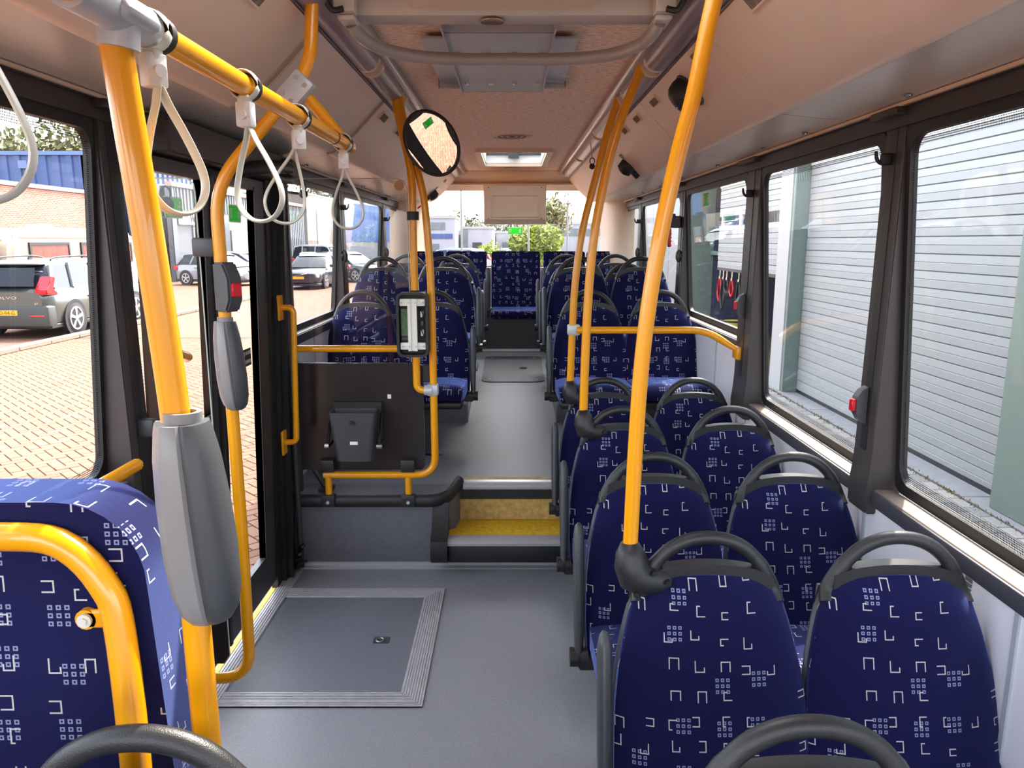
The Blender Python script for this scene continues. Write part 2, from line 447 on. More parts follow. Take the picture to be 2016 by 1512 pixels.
# inspection hatch in the low floor with ribbed aluminium frame
fh = thing('floor_hatch', 'large grey floor hatch with ribbed aluminium edging beside the door', 'hatch', (-0.72, 3.0, 0))
part('hatch_lid', mat('hatch_vinyl', (112, 114, 122), .45, noise=.2, nscale=240, bump=.15, bscale=600), fh, lambda b: box(b, -1.10, -0.425, 2.61, 3.40, -0.004, 0.003))
def ribbed(b, x0, x1, y0, y1, along):
    n = 9
    w2 = (y1 - y0) if along == 'x' else (x1 - x0)
    for k in range(n):
        a = k / n * w2; c = a + w2 / n * .62
        z = 0.0072 if k not in (6,) else .009
        if along == 'x':
            d = a if True else 0
            # mitred at the inner corner
            if y0 < 3: box(b, x0, x1 - (w2 - (w2 - a)) * 1.0 if False else x1 - a * 0.0, y0 + a, y0 + c, 0.0, z)
            else: box(b, x0, x1, y0 + a, y0 + c, 0.0, z)
        else:
            box(b, x0 + a, x0 + c, y0, y1, 0.0, z)
    box(b, x0, x1, y0, y1, 0.0, 0.0045)
def mitre(b, which):
    # ribs of one edging strip, cut at 45 degrees where strips meet
    W, n = 0.092, 9
    X1, Y0, Y1 = -0.333, 2.515, 3.48
    for k in range(n):
        a, c = k / n * W, (k + .62) / n * W
        if which == 'near': prof = [(-1.10, Y0 + a), (X1 - a, Y0 + a), (X1 - c, Y0 + c), (-1.10, Y0 + c)]
        elif which == 'far': prof = [(-1.10, Y1 - c), (X1 - c, Y1 - c), (X1 - a, Y1 - a), (-1.10, Y1 - a)]
        else: prof = [(X1 - a, Y0 + a), (X1 - a, Y1 - a), (X1 - c, Y1 - c), (X1 - c, Y0 + c)]
        extr(b, prof, 0.0, 0.0085 if k == 2 else 0.0072, 'z')
    if which == 'near': prof = [(-1.10, Y0), (X1, Y0), (X1 - W, Y0 + W), (-1.10, Y0 + W)]
    elif which == 'far': prof = [(-1.10, Y1 - W), (X1 - W, Y1 - W), (X1, Y1), (-1.10, Y1)]
    else: prof = [(X1, Y0), (X1, Y1), (X1 - W, Y1 - W), (X1 - W, Y0 + W)]
    extr(b, prof, 0.0, 0.0045, 'z')
for wh in ('near', 'far', 'side'): part('edging', alu2, fh, lambda b: mitre(b, wh), 20)
lk = part('ring_pull', plastic2, fh, lambda b: (extr(b, rrect(.034, .026, .006, cx=-.565, cy=2.99), .003, .0055, 'z')))
part('ring', alu, lk, lambda b: tube(b, [(-.57 + .016 * math.cos(a), 2.985 + .016 * math.sin(a), .0075) for a in [2 * PI * k / 16 for k in range(16)]], .003, 6, True))
ah = thing('aisle_hatch', 'rounded grey service lid set into the raised rear aisle floor', 'hatch', (0.01, 6.75, 0.545))
def aislelid(b):
    extr(b, rrect(.27, .5, .07), 0, .006, 'z'); xf(b, Matrix.Translation((0.01, 6.75, 0.5605)) @ Matrix.Rotation(math.atan(.0657), 4, 'X'))
part('lid', plastic2, ah, aislelid)
for sx in (-.2, .2):
    for sy in (-.43, .43):
        part('screw', steel, ah, lambda b: cyl(b, (0.01 + sx, 6.75 + sy, .565 + sy * .0657), (0.01 + sx, 6.75 + sy, .569 + sy * .0657), .012, 10))
part('finger_hole', mat('rusty_brown', (110, 74, 54), .7), ah, lambda b: tube(b, [(.1 + .03 * math.cos(a), 6.75 + .025 * math.sin(a), .5685) for a in [2 * PI * k / 14 for k in range(14)]], .006, 6, True))
# rear bench base
solid('floor', mat('dark_bench_riser', (58, 58, 62), .45), lambda b: box(b, -1.17, 1.17, 7.5, 8.32, 0.5, 0.935))
solid('baseboard_back', alu, lambda b: (box(b, -.6, .6, 7.488, 7.5, .612, .637), [cyl(b, (x, 7.488, .625), (x, 7.484, .625), .006, 8) for x in (-.2, .03, .26)]))
solid('floor', mat('front_floor_dark', (60, 62, 66), .5), lambda b: box(b, -1.17, 1.2, -2.2, -1.9, -.06, 0.0))

# ------------------------------------------------------------------ walls
def slant(z): return 1.25 - 0.0625 * (z - 0.91)           # x of the glass line at height z
def sec(x0, x1): return [(x0, z) for z in ()]
for sx, side in ((1, 'right'), (-1, 'left')):
    wr = struct('wall_' + side)
    S = lambda a, c: (min(sx * a, sx * c), max(sx * a, sx * c))
    mlow = wall_m
    runs = ((-1.9, 2.39, .87), (2.39, 3.7, .87), (3.7, 5.28, 1.16), (5.28, 7.0, 1.16), (7.0, 8.35, 1.16)) if sx > 0 else \
           ((-.45, 0.5, .87), (0.5, 2.2, .87), (3.76, 5.28, 1.16), (5.28, 7.0, 1.16), (7.0, 8.35, 1.16))
    for i, (y0, y1, z1) in enumerate(runs):
        mm = mlow if (sx > 0 or y0 > 3) else frame_m
        part('lower_panel', mm, wr, lambda b: (box(b, *S(1.182, 1.215), y0 + .003, y1 - .003, 0 if y0 < 3.5 else .3, z1, .003)))
        part('skin', steel, wr, lambda b: box(b, *S(1.22, 1.27), y0, y1, -.2, z1 - .02))
    # seam cover strips
    for y in ((1.62, 2.39, 3.7, 4.3, 5.28) if sx > 0 else (4.45, 5.28)):
        part('seam_strip', steel, wr, lambda b: box(b, *S(1.176, 1.183), y - .008, y + .008, 0.0 if y < 3.6 else .4, .87 if y < 3.5 else 1.16))
    # sills
    for (y0, y1, z) in (((.45, 2.33, .91), (2.45, 3.64, .91), (3.86, 5.2, 1.2), (5.36, 6.95, 1.2), (7.1, 7.8, 1.2), (-1.6, .35, .91)) if sx > 0 else
                        ((.45, 2.2, .98), (3.86, 5.2, 1.2), (5.36, 6.95, 1.2), (7.1, 7.8, 1.2), )):
        part('sill', sill_m, wr, lambda b: box(b, *S(1.165, 1.225), y0, y1, z - .055, z - .004, .006, 2))
        part('sill_top', silltop_m, wr, lambda b: box(b, *S(1.172, 1.235), y0, y1, z - .006, z, .002))
    # head rail over the windows
    part('head_rail', frame_m, wr, lambda b: (box(b, *S(1.155, 1.24), -1.9, 8.3, 2.035, 2.085), box(b, *S(1.14, 1.2), -1.9, 8.3, 2.085, 2.10)))
    part('upper_skin', steel, wr, lambda b: box(b, *S(1.19, 1.25), -2.0, 8.4, 2.08, 2.45))
# window units: pane, black border band
WN = [0]
def dot_mat():
    m, t, p = newmat('dotted_frit'); out = t.nodes['Material Output']
    u, v = uvxy(t)
    a = (u * 165.0 ).fract() - 0.5; c = (v * 165.0).fract() - 0.5
    d = (a * a + c * c).lt(0.14)
    tr = t.nodes.new('ShaderNodeBsdfTransparent'); mixn = t.nodes.new('ShaderNodeMixShader')
    p.inputs['Base Color'].default_value = (.01, .01, .01, 1)
    t.links.new(d.o, mixn.inputs[0]); t.links.new(tr.outputs[0], mixn.inputs[1]); t.links.new(p.outputs[0], mixn.inputs[2])
    t.links.new(mixn.outputs[0], out.inputs[0]); return m
frit = dot_mat()
def yzpt(sx, y, z, dx=0.0): return (sx * (slant(z) + dx), y, z)
def window(sx, y0, y1, z0, z1, bw=0.035, dotted=False):
    WN[0] += 1
    wo = struct('window_%d' % WN[0], loc=(sx * 1.24, (y0 + y1) / 2, z0))
    def pane(b):
        extr(b, [(sx * slant(z0), z0), (sx * slant(z1), z1), (sx * (slant(z1) + .006), z1), (sx * (slant(z0) + .006), z0)], y0 + .01, y1 - .01, 'y')
    part('pane', g_side, wo, pane, 0)
    def border(b):
        o = rrect((y1 - y0) / 2, (z1 - z0) / 2, .05, 6, (y0 + y1) / 2, (z0 + z1) / 2)
        i = rrect((y1 - y0) / 2 - bw, (z1 - z0) / 2 - bw, .055, 6, (y0 + y1) / 2, (z0 + z1) / 2)
        n = len(o)
        V = [[b.verts.new(yzpt(sx, a, c, dx)) for a, c in L] for L in (o, i) for dx in (-.012, .012)]
        o0, o1, i0, i1 = V
        for k in range(n):
            j = (k + 1) % n
            b.faces.new((o0[k], o0[j], i0[j], i0[k])); b.faces.new((o1[j], o1[k], i1[k], i1[j]))
            b.faces.new((i0[k], i0[j], i1[j], i1[k])); b.faces.new((o0[j], o0[k], o1[k], o1[j]))
    part('border', black, wo, border)
    if dotted:
        def dots(b):
            o = rrect((y1 - y0) / 2 - bw, (z1 - z0) / 2 - bw, .055, 6, (y0 + y1) / 2, (z0 + z1) / 2)
            i = rrect((y1 - y0) / 2 - bw - .008, (z1 - z0) / 2 - bw - .03, .055, 6, (y0 + y1) / 2, (z0 + z1) / 2)
            A = [b.verts.new(yzpt(sx, a, c, -.002)) for a, c in o]; C = [b.verts.new(yzpt(sx, a, c, -.002)) for a, c in i]
            for k in range(len(o)):
                j = (k + 1) % len(o); b.faces.new((A[k], A[j], C[j], C[k]))
        part('dotted_band', frit, wo, dots, 0, True)
    return wo
window(1, -1.6, .35, .91, 2.04)
window(1, .45, 2.335, .91, 2.04, dotted=True)
window(1, 2.44, 3.65, .91, 2.04, dotted=True)
window(1, 3.84, 5.21, 1.2, 2.04)
window(1, 5.35, 6.96, 1.2, 2.04)
window(1, 7.09, 7.85, 1.2, 2.04)
window(-1, .45, 2.215, .98, 2.04, dotted=True)
window(-1, 3.84, 5.21, 1.2, 2.04)
window(-1, 5.35, 6.96, 1.2, 2.04)
window(-1, 7.09, 7.85, 1.2, 2.04)
# pillars between the windows
TN = [1]
def pillar(sx, y0, y1, zb, m=frame_m, x=1.155):
    TN[0] += 1
    po = struct('trim_%d' % TN[0], loc=(sx * 1.2, (y0 + y1) / 2, zb))
    def body(b):
        pr = [(sx * (x + .012), 2.07), (sx * x, zb + .12), (sx * (x - .004), zb + .05), (sx * (x - .012), zb - .02), (sx * (x - .012), zb - .075), (sx * (x - .002), zb - .085), (sx * 1.25, zb - .085), (sx * 1.255, zb), (sx * 1.19, 2.07)]
        extr(b, pr, y0, y1, 'y')
        bmesh.ops.bevel(b, geom=b.edges[:], offset=.006, segments=2, affect='EDGES')
    part('pillar_cover', m, po, body)
    part('center_strip', plastic, po, lambda b: extr(b, [(sx * (x + .010), 2.05), (sx * (x - .003), zb + .12), (sx * (x + .01), zb + .12), (sx * (x + .02), 2.05)], (y0 + y1) / 2 - .018, (y0 + y1) / 2 + .022, 'y'))
    part('cap', frame_m, po, lambda b: box(b, min(sx * 1.12, sx * 1.2), max(sx * 1.12, sx * 1.2), y0 - .02, y1 + .02, 2.065, 2.088, .004))
    return po
for sx in (1, -1):
    pillar(sx, .34, .46, .91)
    if sx > 0: pillar(1, 2.325, 2.45, .91)
    else: pillar(-1, 2.2, 2.32, .6, x=1.15)
    pillar(sx, 3.64, 3.85, .91 if sx > 0 else 1.2) if sx > 0 else pillar(-1, 3.745, 3.85, 1.2)
    pillar(sx, 5.2, 5.36, 1.2); pillar(sx, 6.95, 7.1, 1.2)
# rear corner covers
for sx in (1, -1):
    TN[0] += 1
    def corner(b):
        extr(b, [(sx * 1.19, 7.78), (sx * 1.10, 7.84), (sx * 1.03, 8.0), (sx * 1.0, 8.2), (sx * .96, 8.34), (sx * 1.22, 8.36), (sx * 1.24, 7.78)], .9, 2.12, 'z')
    solid('trim_%d' % TN[0], beige, corner, 60)
# rear wall
wb = struct('wall_back', loc=(0, 8.35, .9))
part('lower_panel', beige, wb, lambda b: box(b, -1.2, 1.2, 8.33, 8.42, .5, 1.42))
part('header', beige, wb, lambda b: (extr(b, [(8.16, 2.425), (8.27, 2.31), (8.33, 2.24), (8.42, 2.24), (8.42, 2.5), (8.16, 2.5)], -1.15, 1.15, 'x')))
part('header_ledge', beige, wb, lambda b: box(b, -.85, .85, 8.235, 8.30, 2.285, 2.305, .008, 2))
window_b = struct('window_%d' % (WN[0] + 1), loc=(0, 8.37, 1.42)); WN[0] += 1
part('pane', g_side, window_b, lambda b: box(b, -1.1, 1.1, 8.385, 8.391, 1.42, 2.25), 0)
part('border', black, window_b, lambda b: ring_extr(b, rrect(1.12, .43, .05, 6, 0, 1.835), rrect(1.04, .4, .08, 6, 0, 1.835), 8.37, 8.385, 'y'))
tv = thing('display_housing', 'beige blank display cover hanging in front of the rear window', 'panel', (.03, 8.05, 1.87))
def tvb(b):
    V = []
    for (hw, z0, z1, y) in ((.312, 1.922, 2.262, 7.93), (.325, 1.875, 2.27, 7.985), (.325, 1.875, 2.27, 8.2)):
        V.append([b.verts.new((.03 + s * hw, y, z)) for s, z in ((-1, z0), (1, z0), (1, z1), (-1, z1))])
    b.faces.new(V[0]); b.faces.new(V[2][::-1])
    for A, C in zip(V, V[1:]):
        for k in range(4): b.faces.new((A[k], A[(k + 1) % 4], C[(k + 1) % 4], C[k]))
part('housing', beige, tv, tvb, 20)
part('front_frame', beige, tv, lambda b: ring_extr(b, [(.03 - .245, 1.945), (.03 + .245, 1.945), (.03 + .245, 2.175), (.03 - .245, 2.175)], [(.03 - .229, 1.961), (.03 + .229, 1.961), (.03 + .229, 2.159), (.03 - .229, 2.159)], 7.916, 7.931, 'y'), 20)
for x in (-.24, .3):
    for z in (1.93, 2.24): part('screw', plastic2, tv, lambda b: cyl(b, (x, 7.931, z), (x, 7.926, z), .006, 8))

# ------------------------------------------------------------------ ceiling
def plate_with_holes(b, x0, x1, y0, y1, z0, z1, holes):
    xs = sorted({x0, x1} | {h[0] for h in holes} | {h[1] for h in holes}); ys = sorted({y0, y1} | {h[2] for h in holes} | {h[3] for h in holes})
    for i in range(len(xs) - 1):
        for j in range(len(ys) - 1):
            cx, cy = (xs[i] + xs[i + 1]) / 2, (ys[j] + ys[j + 1]) / 2
            if any(h[0] < cx < h[1] and h[2] < cy < h[3] for h in holes): continue
            box(b, xs[i], xs[i + 1], ys[j], ys[j + 1], z0, z1)
FH = (-.42, .42, 1.25, 2.05); RH = (-.255, .285, 6.3, 7.42)
solid('ceiling', ceil_m, lambda b: plate_with_holes(b, -.56, .56, 2.5, 8.2, 2.43, 2.47, [RH]), 0)
solid('ceiling', beige, lambda b: plate_with_holes(b, -.62, .62, -2.0, 2.5, 2.43, 2.47, [FH]), 0)
solid('ceiling', steel, lambda b: plate_with_holes(b, -1.2, 1.2, -2.0, 8.4, 2.475, 2.52, [FH, RH]), 0)
def hatch(label, H, tilt):
    x0, x1, y0, y1 = H
    h = thing('roof_hatch', label, 'roof hatch', ((x0 + x1) / 2, (y0 + y1) / 2, 2.4))
    cx, cy = (x0 + x1) / 2, (y0 + y1) / 2
    part('frame', beige, h, lambda b: ring_extr(b, rrect((x1 - x0) / 2 + .045, (y1 - y0) / 2 + .045, .03, 4, cx, cy), rrect((x1 - x0) / 2 - .004, (y1 - y0) / 2 - .004, .02, 4, cx, cy), 2.40, 2.432, 'z'))
    part('shaft', white, h, lambda b: ring_extr(b, rrect((x1 - x0) / 2 + .002, (y1 - y0) / 2 + .002, .01, 2, cx, cy), rrect((x1 - x0) / 2 - .01, (y1 - y0) / 2 - .01, .01, 2, cx, cy), 2.43, 2.60, 'z'))
    part('lid', g_hatch, h, lambda b: box(b, x0 - .02, x1 + .02, y0 - .02, y1 + .02, 2.60, 2.612), 0)
    part('latch_bar', plastic, h, lambda b: (box(b, x0, x1, y1 - .05, y1 - .02, 2.50, 2.53), box(b, cx - .05, cx + .05, y1 - .12, y1 - .04, 2.47, 2.52)))
    return h
hatch('cream framed roof hatch in the mottled rear ceiling', RH, 0)
hatch('cream framed roof hatch over the front aisle', FH, 0)
for (y, r) in ((5.55, .085), (7.72, .075)):
    g = thing('ceiling_speaker', 'round perforated speaker grille in the ceiling ' + ('ahead of the roof hatch' if y < 6 else 'behind the roof hatch'), 'speaker', (0.0, y, 2.42), 'round grilles in the ceiling lining')
    part('rim', beige, g, lambda b: tube(b, [(r * 1.6 * math.cos(a), y + r * 1.6 * math.sin(a), 2.428) for a in [2 * PI * k / 28 for k in range(28)]], .006, 6, True))
    for q in range(1, 7): part('grille_ring', plastic2 if q % 2 else beige, g, lambda b: tube(b, [(r * 1.6 * q / 7 * math.cos(a), y + r * 1.6 * q / 7 * math.sin(a), 2.43) for a in [2 * PI * k / 28 for k in range(28)]], .006, 6, True))
# coving covers along both sides
COVE = [(.90, 2.118), (.875, 2.108), (.85, 2.113), (.80, 2.146), (.74, 2.198), (.68, 2.258), (.632, 2.308), (.60, 2.340)]
FLAP = [(1.15, 2.098), (1.03, 2.108), (.90, 2.122)]
def cove_xz(f):                       # point on the cover face, f from 0 (low) to 1 (high)
    P = COVE[2:]; n = len(P) - 1; k = min(int(f * n), n - 1); s = f * n - k
    return P[k][0] + (P[k + 1][0] - P[k][0]) * s, P[k][1] + (P[k + 1][1] - P[k][1]) * s
def cove_frame(sx, y, f, lift=0.0):   # matrix: x along bus, y up the slope, z into the cabin
    a = cove_xz(max(f - .08, 0)); c = cove_xz(min(f + .08, 1)); p = cove_xz(f)
    up = Vector((sx * (c[0] - a[0]), 0, c[1] - a[1])).normalized()
    nrm = Vector((-sx * abs(up.z), 0, -abs(up.x))).normalized()
    ex = up.cross(nrm)
    return basis(Vector((sx * p[0], y, p[1])) + nrm * lift, ex, up, nrm)
YB = [-1.9, -.3, .95, 2.5, 3.72, 5.3, 6.8, 8.22]
for sx, side in ((1, 'right'), (-1, 'left')):
    TN[0] += 1
    cv = struct('trim_%d' % TN[0], loc=(sx * .8, 3, 2.1))
    for y0, y1 in zip(YB, YB[1:]):
        part('cover_panel', cover_m, cv, lambda b: strip(b, [(sx * a, c) for a, c in (COVE if sx < 0 else COVE)], y0 + .003, y1 - .003, -.015 * sx), 60)
        part('flap', flap_m, cv, lambda b: strip(b, [(sx * a, c) for a, c in FLAP], y0 + .16, y1 + .154 if y1 < 8 else y1, -.01 * sx))
        for yy in (y0 + .45, y1 - .3):
            lt = part('latch', chrome, cv, lambda b: ball(b, (sx * 1.10, yy, 2.098), .016, 10, (.7, 1.0, .35)))
    part('gap_filler', black, cv, lambda b: strip(b, [(sx * a, c + .018) for a, c in COVE], -1.9, 8.2, -.01 * sx))
    part('edge_bead', beige, cv, lambda b: (box(b, min(sx * 1.13, sx * 1.16), max(sx * 1.13, sx * 1.16), -1.9, 8.2, 2.088, 2.097)))
    if sx < 0:
        for y in (2.47, 3.70): part('joint_strip', mat('beige_joint', (168, 152, 128), .5) if 'beige_joint' not in MATS else MATS['beige_joint'], cv, lambda b: strip(b, [(sx * (a - .004), c - .004) for a, c in COVE[1:]], y - .03, y, -.006 * sx))
    part('rail_profile', alu, cv, lambda b: (box(b, min(sx * .595, sx * .615), max(sx * .595, sx * .615), -1.9, 8.2, 2.345, 2.36), box(b, min(sx * .575, sx * .59), max(sx * .575, sx * .59), -1.9, 8.2, 2.35, 2.375)))
    part('lamp_tray', plastic2, cv, lambda b: (box(b, min(sx * .5, sx * .62), max(sx * .5, sx * .62), -1.9, 8.2, 2.405, 2.432)))
    part('end_cap', beige, cv, lambda b: extr(b, [(sx * a, c) for a, c in COVE] + [(sx * .6, 2.43), (sx * 1.15, 2.43), (sx * 1.15, 2.1)], 8.2, 8.24, 'y'))
    # air outlets and their grilles
    vents = [(2.05, .85, .19, .05), (2.66, .85, .19, .045), (3.5, .8, .15, .045), (3.97, .8, .15, .045), (4.38, .8, .15, .045), (4.82, .8, .15, .045)] if sx > 0 else [(1.98, .78, .19, .05), (3.9, .78, .16, .05), (4.4, .78, .16, .05), (7.6, .7, .1, .04)]
    for (y, f, L, H) in vents:
        v = part('vent', beige, cv, lambda b: (ring_extr(b, rrect(L / 2, H / 2, .008, 3), rrect(L / 2 - .008, H / 2 - .007, .005, 3), 0, .006, 'z'), xf(b, cove_frame(sx, y, f))))
        n = int(L / .0085)
        def grille(b):
            for k in range(n):
                x = -L / 2 + .009 + k * (L - .018) / max(n - 1, 1); box(b, x - .0016, x + .0016, -H / 2 + .006, H / 2 - .006, .001, .004)
            xf(b, cove_frame(sx, y, f))
        part('grille', grille_m, v, grille)
    # grey tube where ceiling and lamp row meet
    part('ceiling_tube', tube_grey, cv, lambda b: cyl(b, (sx * .505, 2.3, 2.415), (sx * .505, 8.2, 2.415), .026, 16))
    # lamps
    for k, (y0, y1) in enumerate(((-.3, .85), (.9, 2.0), (2.05, 3.1), (3.16, 3.75), (3.85, 5.0), (5.05, 6.3), (6.4, 7.9))):
        ordn = ('nearest the windscreen', 'second from the windscreen', 'third, above the door area', 'short, next to the poles', 'behind the poles', 'over the rear seats', 'last, over the rear bench')[k]
        lm = thing('ceiling_lamp', 'smoked tube lamp along the %s ceiling edge, %s' % (side, ordn), 'lamp', (sx * .565, y0, 2.37), 'tube lamps along the ceiling edges')
        def cov(b):
            pr = [(sx * (.562 + .05 * math.cos(a)), 2.395 - .05 * math.sin(a)) for a in [PI * q / 12 for q in range(13)]]
            strip(b, pr, y0 + .035, y1 - .035, .003 * (1 if sx > 0 else -1))
        part('lamp_cover', g_lamp, lm, cov, 60)
        part('reflector', mat('lamp_reflector', (110, 104, 112), .3, metal=.5) if 'lamp_reflector' not in MATS else MATS['lamp_reflector'], lm, lambda b: box(b, min(sx * .52, sx * .605), max(sx * .52, sx * .605), y0 + .03, y1 - .03, 2.39, 2.404))
        part('lamp_tube', white, lm, lambda b: cyl(b, (sx * .562, y0 + .06, 2.375), (sx * .562, y1 - .06, 2.375), .008, 10))
        for (ya, yb) in ((y0, y0 + .04), (y1 - .04, y1)):
            part('end_collar', beige, lm, lambda b: extr(b, [(sx * (.562 + .054 * math.cos(a)), 2.397 - .054 * math.sin(a)) for a in [PI * q / 12 for q in range(13)]], ya, yb, 'y'))
# front end of the bus behind the camera: low bulkhead, open glass above
wf = struct('wall_front', loc=(0, -2.0, 0))
part('dash_bulkhead', frame_m, wf, lambda b: box(b, -1.2, 1.2, -2.05, -1.95, -.1, .75))
part('header', beige, wf, lambda b: box(b, -1.2, 1.2, -2.05, -1.95, 2.3, 2.5))
window_f = struct('window_%d' % (WN[0] + 1), loc=(0, -2, .75))
part('pane', g_clear, window_f, lambda b: box(b, -1.2, 1.2, -2.02, -2.012, .75, 2.3), 0)
# ------------------------------------------------------------------ bus seats
def seat_width(z):
    T = [(.30, .232), (.45, .238), (.58, .234), (.68, .222), (.76, .204), (.82, .186), (.865, .168), (.9, .158)]
    for (a, wa), (c, wc) in zip(T, T[1:]):
        if z <= c: return wa + (wc - wa) * max(0, (z - a)) / (c - a)
    return T[-1][1]
def lean(z): return -.17 + (z - .40) * .30 if z < .9 else -.02 + (z - .9) * .2
def back_fn(b, grow=0.0, y_front=0.0, y_back=.05, ztop0=.893, z0=.33, bulge=.018):
    nu, nz = 14, 14
    def P(u, t, front):
        zt = ztop0 - .030 * u * u + grow * .3
        z = z0 + t * (zt - z0)
        wd = seat_width(z0 + t * (ztop0 - .03 - z0)) + grow
        edge = abs(u) ** 6
        tt = max(0, (t - .9) / .1) ** 3
        y = lean(z) + (y_front - bulge * (1 - u * u) + .022 * edge + .02 * tt if front else y_back - .008 * edge)
        return b.verts.new((u * wd, y, z))
    us = [math.sin(PI / 2 * (2 * i / nu - 1)) for i in range(nu + 1)]
    G = [[[P(u, j / nz, fr) for u in us] for j in range(nz + 1)] for fr in (1, 0)]
    for s in (0, 1):
        for j in range(nz):
            for i in range(nu): b.faces.new((G[s][j][i], G[s][j][i + 1], G[s][j + 1][i + 1], G[s][j + 1][i]))
    F, K = G
    loop = lambda g: g[0] + [g[j][-1] for j in range(1, nz + 1)] + g[nz][-2::-1] + [g[j][0] for j in range(nz - 1, 0, -1)]
    A, C = loop(F), loop(K)
    for k in range(len(A)): b.faces.new((A[k], A[(k + 1) % len(A)], C[(k + 1) % len(C)], C[k]))
def hoop_fn(b):
    y = lean(.95) + .012
    arc = [(-.172, .835), (-.166, .862), (-.148, .900), (-.122, .940), (-.088, .972), (-.046, .992), (0, .998), (.046, .992), (.088, .972), (.122, .940), (.148, .900), (.166, .862), (.172, .835)]
    P = smooth([(x, y - (.02 if z < .86 else 0), z - .016) for x, z in arc], 3)
    tube(b, P, [.0165 if abs(p.x) < .13 else .0185 for p in P], 10, flat=(.95, 1.05))
    # lower bar between the grip opening and the cloth, swelling into the corners
    n = 16
    top, bot = [], []
    for k in range(n + 1):
        u = -1 + 2 * k / n; x = u * .158
        zt = .918 - .022 * u * u - (.0 if abs(u) < .72 else (abs(u) - .72) * .03); zb = .868 - .030 * u * u
        top.append((x, zt)); bot.append((x, zb))
    prof = top + bot[::-1]
    extr(b, prof, y - .018, y + .02, 'y')
def shell_fn(b): back_fn(b, .006, .026, .062, .875, .30, .0)
def cushion_fn(b):
    nx, ny = 10, 10
    def P(i, j, top):
        u = -1 + 2 * i / nx; t = j / ny
        x = u * (.226 - .012 * max(0, t - .85) / .15); y = -.13 - t * .43
        z = .455 + .018 * t - .03 * (1 - abs(u) ** 4 * 0 - 1) - .022 * abs(u) ** 5 - .05 * max(0, (t - .82) / .18) ** 2.2 if top else .365 + .02 * t
        return b.verts.new((x, y, z))
    T = [[P(i, j, 1) for i in range(nx + 1)] for j in range(ny + 1)]; K = [[P(i, j, 0) for i in range(nx + 1)] for j in range(ny + 1)]
    for j in range(ny):
        for i in range(nx):
            b.faces.new((T[j][i], T[j][i + 1], T[j + 1][i + 1], T[j + 1][i])); b.faces.new((K[j][i + 1], K[j][i], K[j + 1][i], K[j + 1][i + 1]))
    loop = lambda g: g[0] + [g[j][-1] for j in range(1, ny + 1)] + g[ny][-2::-1] + [g[j][0] for j in range(ny - 1, 0, -1)]
    A, C = loop(T), loop(K)
    for k in range(len(A)): b.faces.new((A[k], C[k], C[(k + 1) % len(A)], A[(k + 1) % len(A)]))
def pan_fn(b): box(b, -.215, .215, -.53, -.06, .325, .372, .015, 2)
def leg_fn(b):
    extr(b, [(-.40, .0), (-.12, .0), (-.14, .03), (-.2, .33), (-.36, .33), (-.38, .03)], -.03, .03, 'x')
    box(b, -.08, .08, -.42, -.10, 0, .015)
def arm_fn(b, s):
    x = s * .262
    pts = [(x, -.165, .33), (x, -.155, .40), (x, -.13, .52), (x, -.105, .64), (x, -.085, .74), (x, -.08, .765), (x, -.078, .775)]
    tube(b, pts, [.021, .024, .028, .0285, .027, .02, .008], 12, flat=(1.0, .68), up=(0, 1, 0))
def pivot_fn(b, s):
    x = s * .262
    cyl(b, (x - .03, -.16, .335), (x + .03, -.16, .335), .032, 18)
    box(b, min(s * .21, x), max(s * .21, x), -.19, -.13, .30, .35, .005)
def pivot_slot(b, s):
    x = s * .262; box(b, x - .004, x + .004, -.194, -.189, .315, .35)
def make_seat(name, armside):
    t = thing(name, '', 'seat')
    obj('backrest', (lambda b: (back_fn(b), b)[1])(B()), fabric, t, 50, True, True)
    for nm, fn, m in (('back_shell', shell_fn, plastic2), ('grab_hoop', hoop_fn, plastic), ('seat_pan', pan_fn, plastic), ('pedestal', leg_fn, plastic)):
        b = B(); fn(b); obj(nm, b, m, t, 50, False, True)
    b = B(); cushion_fn(b); obj('cushion', b, fabric, t, 60, True, True)
    if armside:
        b = B(); arm_fn(b, armside); a = obj('armrest', b, plastic2, t, 60, False, True)
        b = B(); pivot_fn(b, armside); obj('pivot', b, plastic, a, 40, False, True)
        b = B(); pivot_slot(b, armside); obj('slot', b, black, a, 0, False, True)
    return t
protos = {-1: make_seat('bus_seat', -1), 1: make_seat('bus_seat', 1), 0: make_seat('bus_seat', 0)}
used = set()
def place_seat(arm, x, y, z, label):
    if arm in used: o = copy_tree(protos[arm])
    else: o = protos[arm]; used.add(arm)
    o.location = (x, y, z); o['_abs'] = [x, y, z]
    tag(o, label, 'seat', 'blue patterned hoop-backed bus seats')
    return o
place_seat(-1, .485, .985, .055, 'blue patterned seat at the bottom edge, only its black hoop and top showing') if False else None
ordn = ['first', 'second', 'third', 'fourth', 'fifth', 'sixth', 'seventh', 'eighth']
where = ['nearest the camera', 'second from the front', 'below the second yellow pole', 'just before the steps', 'behind the yellow cross rail', 'second raised row', 'third raised row', 'last row before the rear bench']
RY = [(1.75, 0), (2.46, 0), (3.19, 0), (3.88, 0), (4.87, .395), (5.67, .592), (6.37, .525), (7.05, .585)]
for i, (y, z) in enumerate(RY):
    xa, xw = (.485, .955) if i < 4 else (.50, .96)
    place_seat(-1, xa, y, z, 'blue patterned aisle seat, %s right-hand row, %s' % (ordn[i], where[i]))
    place_seat(0, xw, y, z, 'blue patterned window seat, %s right-hand row, %s' % (ordn[i], where[i]))
lw = ['behind the smoked screen', 'second row behind the screen', 'third raised row', 'last row before the rear bench']
